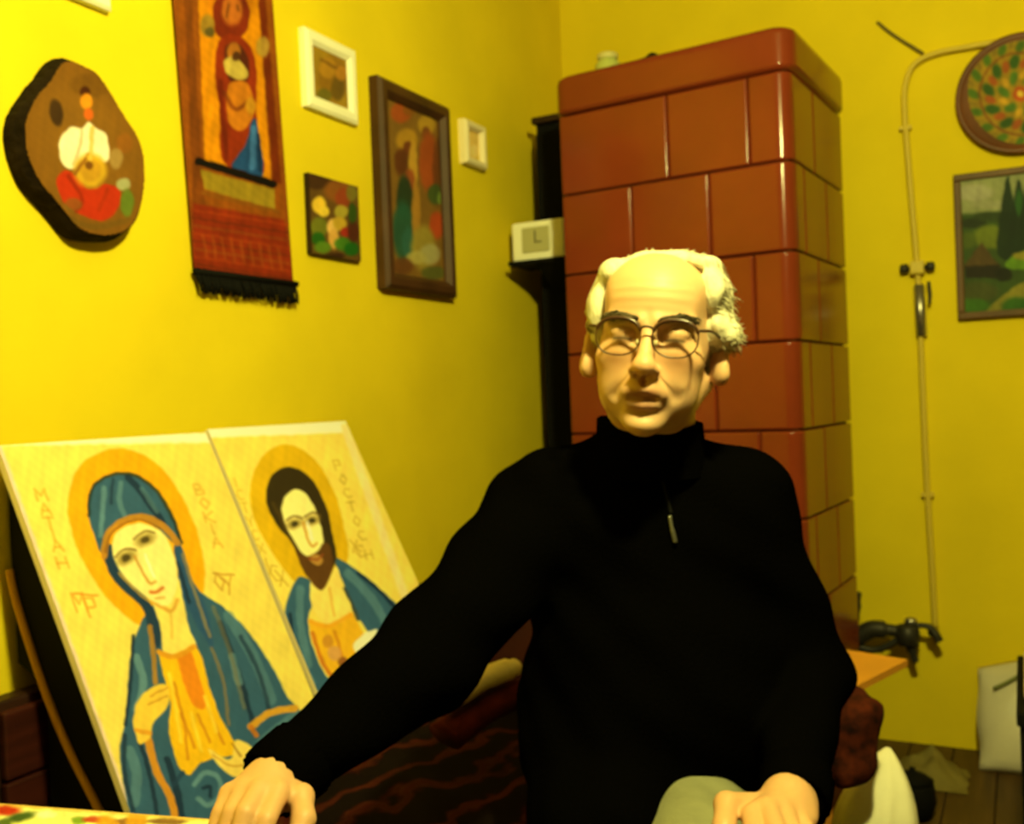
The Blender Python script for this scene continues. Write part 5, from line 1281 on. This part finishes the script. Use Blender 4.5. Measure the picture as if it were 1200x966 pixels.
# loose strands growing out of the hair mass
rg = np.random.default_rng(21); V = []; F = []; cnt_ = 0
nrm_ = lambda v: v/(np.linalg.norm(v)+1e-9)
pick = rg.permutation(len(hv))[:12000]
for i in pick:
    h = hv[i]
    if h[1] > 0.06 or cnt_ > 2200: continue
    g = nrm_(h-np.array([0, 0.02, 0.01])); flow = nrm_(np.array([0.35*np.sign(h[0])+0.25, 0.9, -0.55 if abs(h[0]) > 0.05 else 0.1])); L_ = rg.uniform(0.008, 0.020)
    a = h-g*0.003; P = [a, a+g*L_*0.16+flow*L_*0.4+rg.normal(0, .001, 3), a+g*L_*0.20+flow*L_*0.9+rg.normal(0, .002, 3)]
    v_, f_ = tubevf(towrld(catmull(P, 2)), [0.0011, 0.0010, 0.0009, 0.0007, 0.0003], 3)
    b_ = len(V); V += list(v_); F += [[k_+b_ for k_ in w_] for w_ in f_]; cnt_ += 1
part('hair_strand', V, F, m_hair)['kind'] = 'stuff'
# brows
V = []; F = []
for s_ in (-1, 1):
    for k_ in range(80):
        t_ = k_/79; x0 = s_*(0.011+0.040*t_); base = np.array([x0, -0.0985+0.017*t_*t_+0.004*t_, 0.0165+0.0045*math.sin(t_*2.6)+rg.normal(0, .0022)])
        P = [base, base+np.array([s_*0.005, -0.0025, 0.0025+rg.normal(0, .001)]), base+np.array([s_*0.010, -0.002, 0.000+rg.normal(0, .0015)])]
        v_, f_ = tubevf(towrld(np.array(P)), [0.0014, 0.0013, 0.0004], 3); b_ = len(V); V += list(v_); F += [[i+b_ for i in w_] for w_ in f_]
o = part('eyebrow_hair', V, F, mat('grey_brow', (0.085, 0.065, 0.035), 0.7, 0.2)); o['kind'] = 'stuff'

# ================================================================== SPECTACLES
fr = towrld
gp = man.matrix_basis
def W(h): 
    q = fr(np.asarray(h, float)); return q[..., 0:1]*rt+q[..., 1:2]*fw+q[..., 2:3]*zz
gl = empty('eyeglasses', W(np.array([[0, -0.10, -0.02]]))[0], 'large brown-rimmed eyeglasses worn by the old man', 'glasses')
m_rim = mat('horn_rim', (0.045, 0.016, 0.006), 0.3, 0.5)
m_lens = glass('spectacle_lens', (0.96, 0.96, 0.94))
for s_ in (-1, 1):
    ring = []
    for k_ in range(40):
        a = 2*math.pi*k_/40; cx, sz = math.cos(a), math.sin(a)
        rx = 0.0265; rz = 0.0205 if sz > 0 else 0.0235
        x0 = 0.0335*s_+rx*np.sign(cx)*abs(cx)**0.85; z0 = -0.003+rz*np.sign(sz)*abs(sz)**0.85
        ring.append((x0, -0.1075+0.16*(abs(x0)-0.012)**2*10*0.55+0.004*(z0 < 0)*0, z0))
    ring = np.array(ring); RW = W(ring)
    rr_ = np.array([0.0024 if q[2] > 0.004 else 0.0010 for q in ring])
    rim = tube('rim', RW, rr_, m_rim, gl, 8, closed=True)
    c_ = ring.mean(0); V = [c_+np.array([0, -0.0015, 0])]+[c_+(q-c_)*0.5+np.array([0, -0.0008, 0]) for q in ring]+list(ring)
    n = 40; F = [[0, 1+i, 1+(i+1) % n] for i in range(n)]+[[1+i, 1+n+i, 1+n+(i+1) % n, 1+(i+1) % n] for i in range(n)]
    mk('lens', W(np.array(V)), F, m_lens, gl, True)
    side_ = np.array([(s_*0.0600, -0.0930, 0.008), (s_*0.0740, -0.082, 0.009), (s_*0.0800, -0.040, 0.008), (s_*0.0835, 0.005, 0.006), (s_*0.0845, 0.026, -0.010)])
    tube('temple', W(catmull(side_, 5)), 0.0019, m_rim, gl, 8)
tube('bridge', W(catmull(np.array([(-0.0090, -0.1070, 0.004), (-0.004, -0.1100, 0.008), (0.004, -0.1100, 0.008), (0.0090, -0.1070, 0.004)]), 5)), 0.0017, m_rim, gl, 8)
for s_ in (-1, 1):
    v_, f_ = lathevf([(0.0005, -0.004), (0.0028, -0.002), (0.0028, 0.002), (0.0005, 0.004)], (0, 0, 0), 10); v_ = np.array(v_)+np.array([s_*0.0105, -0.1015, -0.010])
    mk('nose_pad', W(v_), f_, mat('clear_pad', (0.5, 0.42, 0.25), 0.3), gl, True)

# ================================================================== dark red floral cushion between the man and the sack
cc_ = loc(988, 862, 1.56)
RC = rotm(0, 18, 20)
def cush(p):
    q = (p-cc_.astype(f4))@RC; r = np.array((0.038, 0.060, 0.074), f4)
    k = ((np.abs(q)/r)**3.2).sum(1)**(1/3.2)
    return (k-1)*0.062+0.004*np.sin(q[:, 0]*70)*np.sin(q[:, 2]*60)+0.003*np.sin(q[:, 1]*90+q[:, 2]*50)
v_, f_ = nets(cush, axis((cc_[0]-0.12, cc_[0]+0.12, 0.006)), axis((cc_[1]-0.12, cc_[1]+0.12, 0.006)), axis((cc_[2]-0.13, cc_[2]+0.13, 0.006)))
vw = v_[:, 0:1]*rt+v_[:, 1:2]*fw+v_[:, 2:3]*zz
m_fl = mat('floral_red', (0.003, 0.001, 0.001), 0.9, 0.1, color2=(0.075, 0.012, 0.004), scale=48)
tag(mk('floral_cushion', vw, f_, m_fl, None, True), 'dark red floral cushion wedged between the man and the white sack', 'cushion')
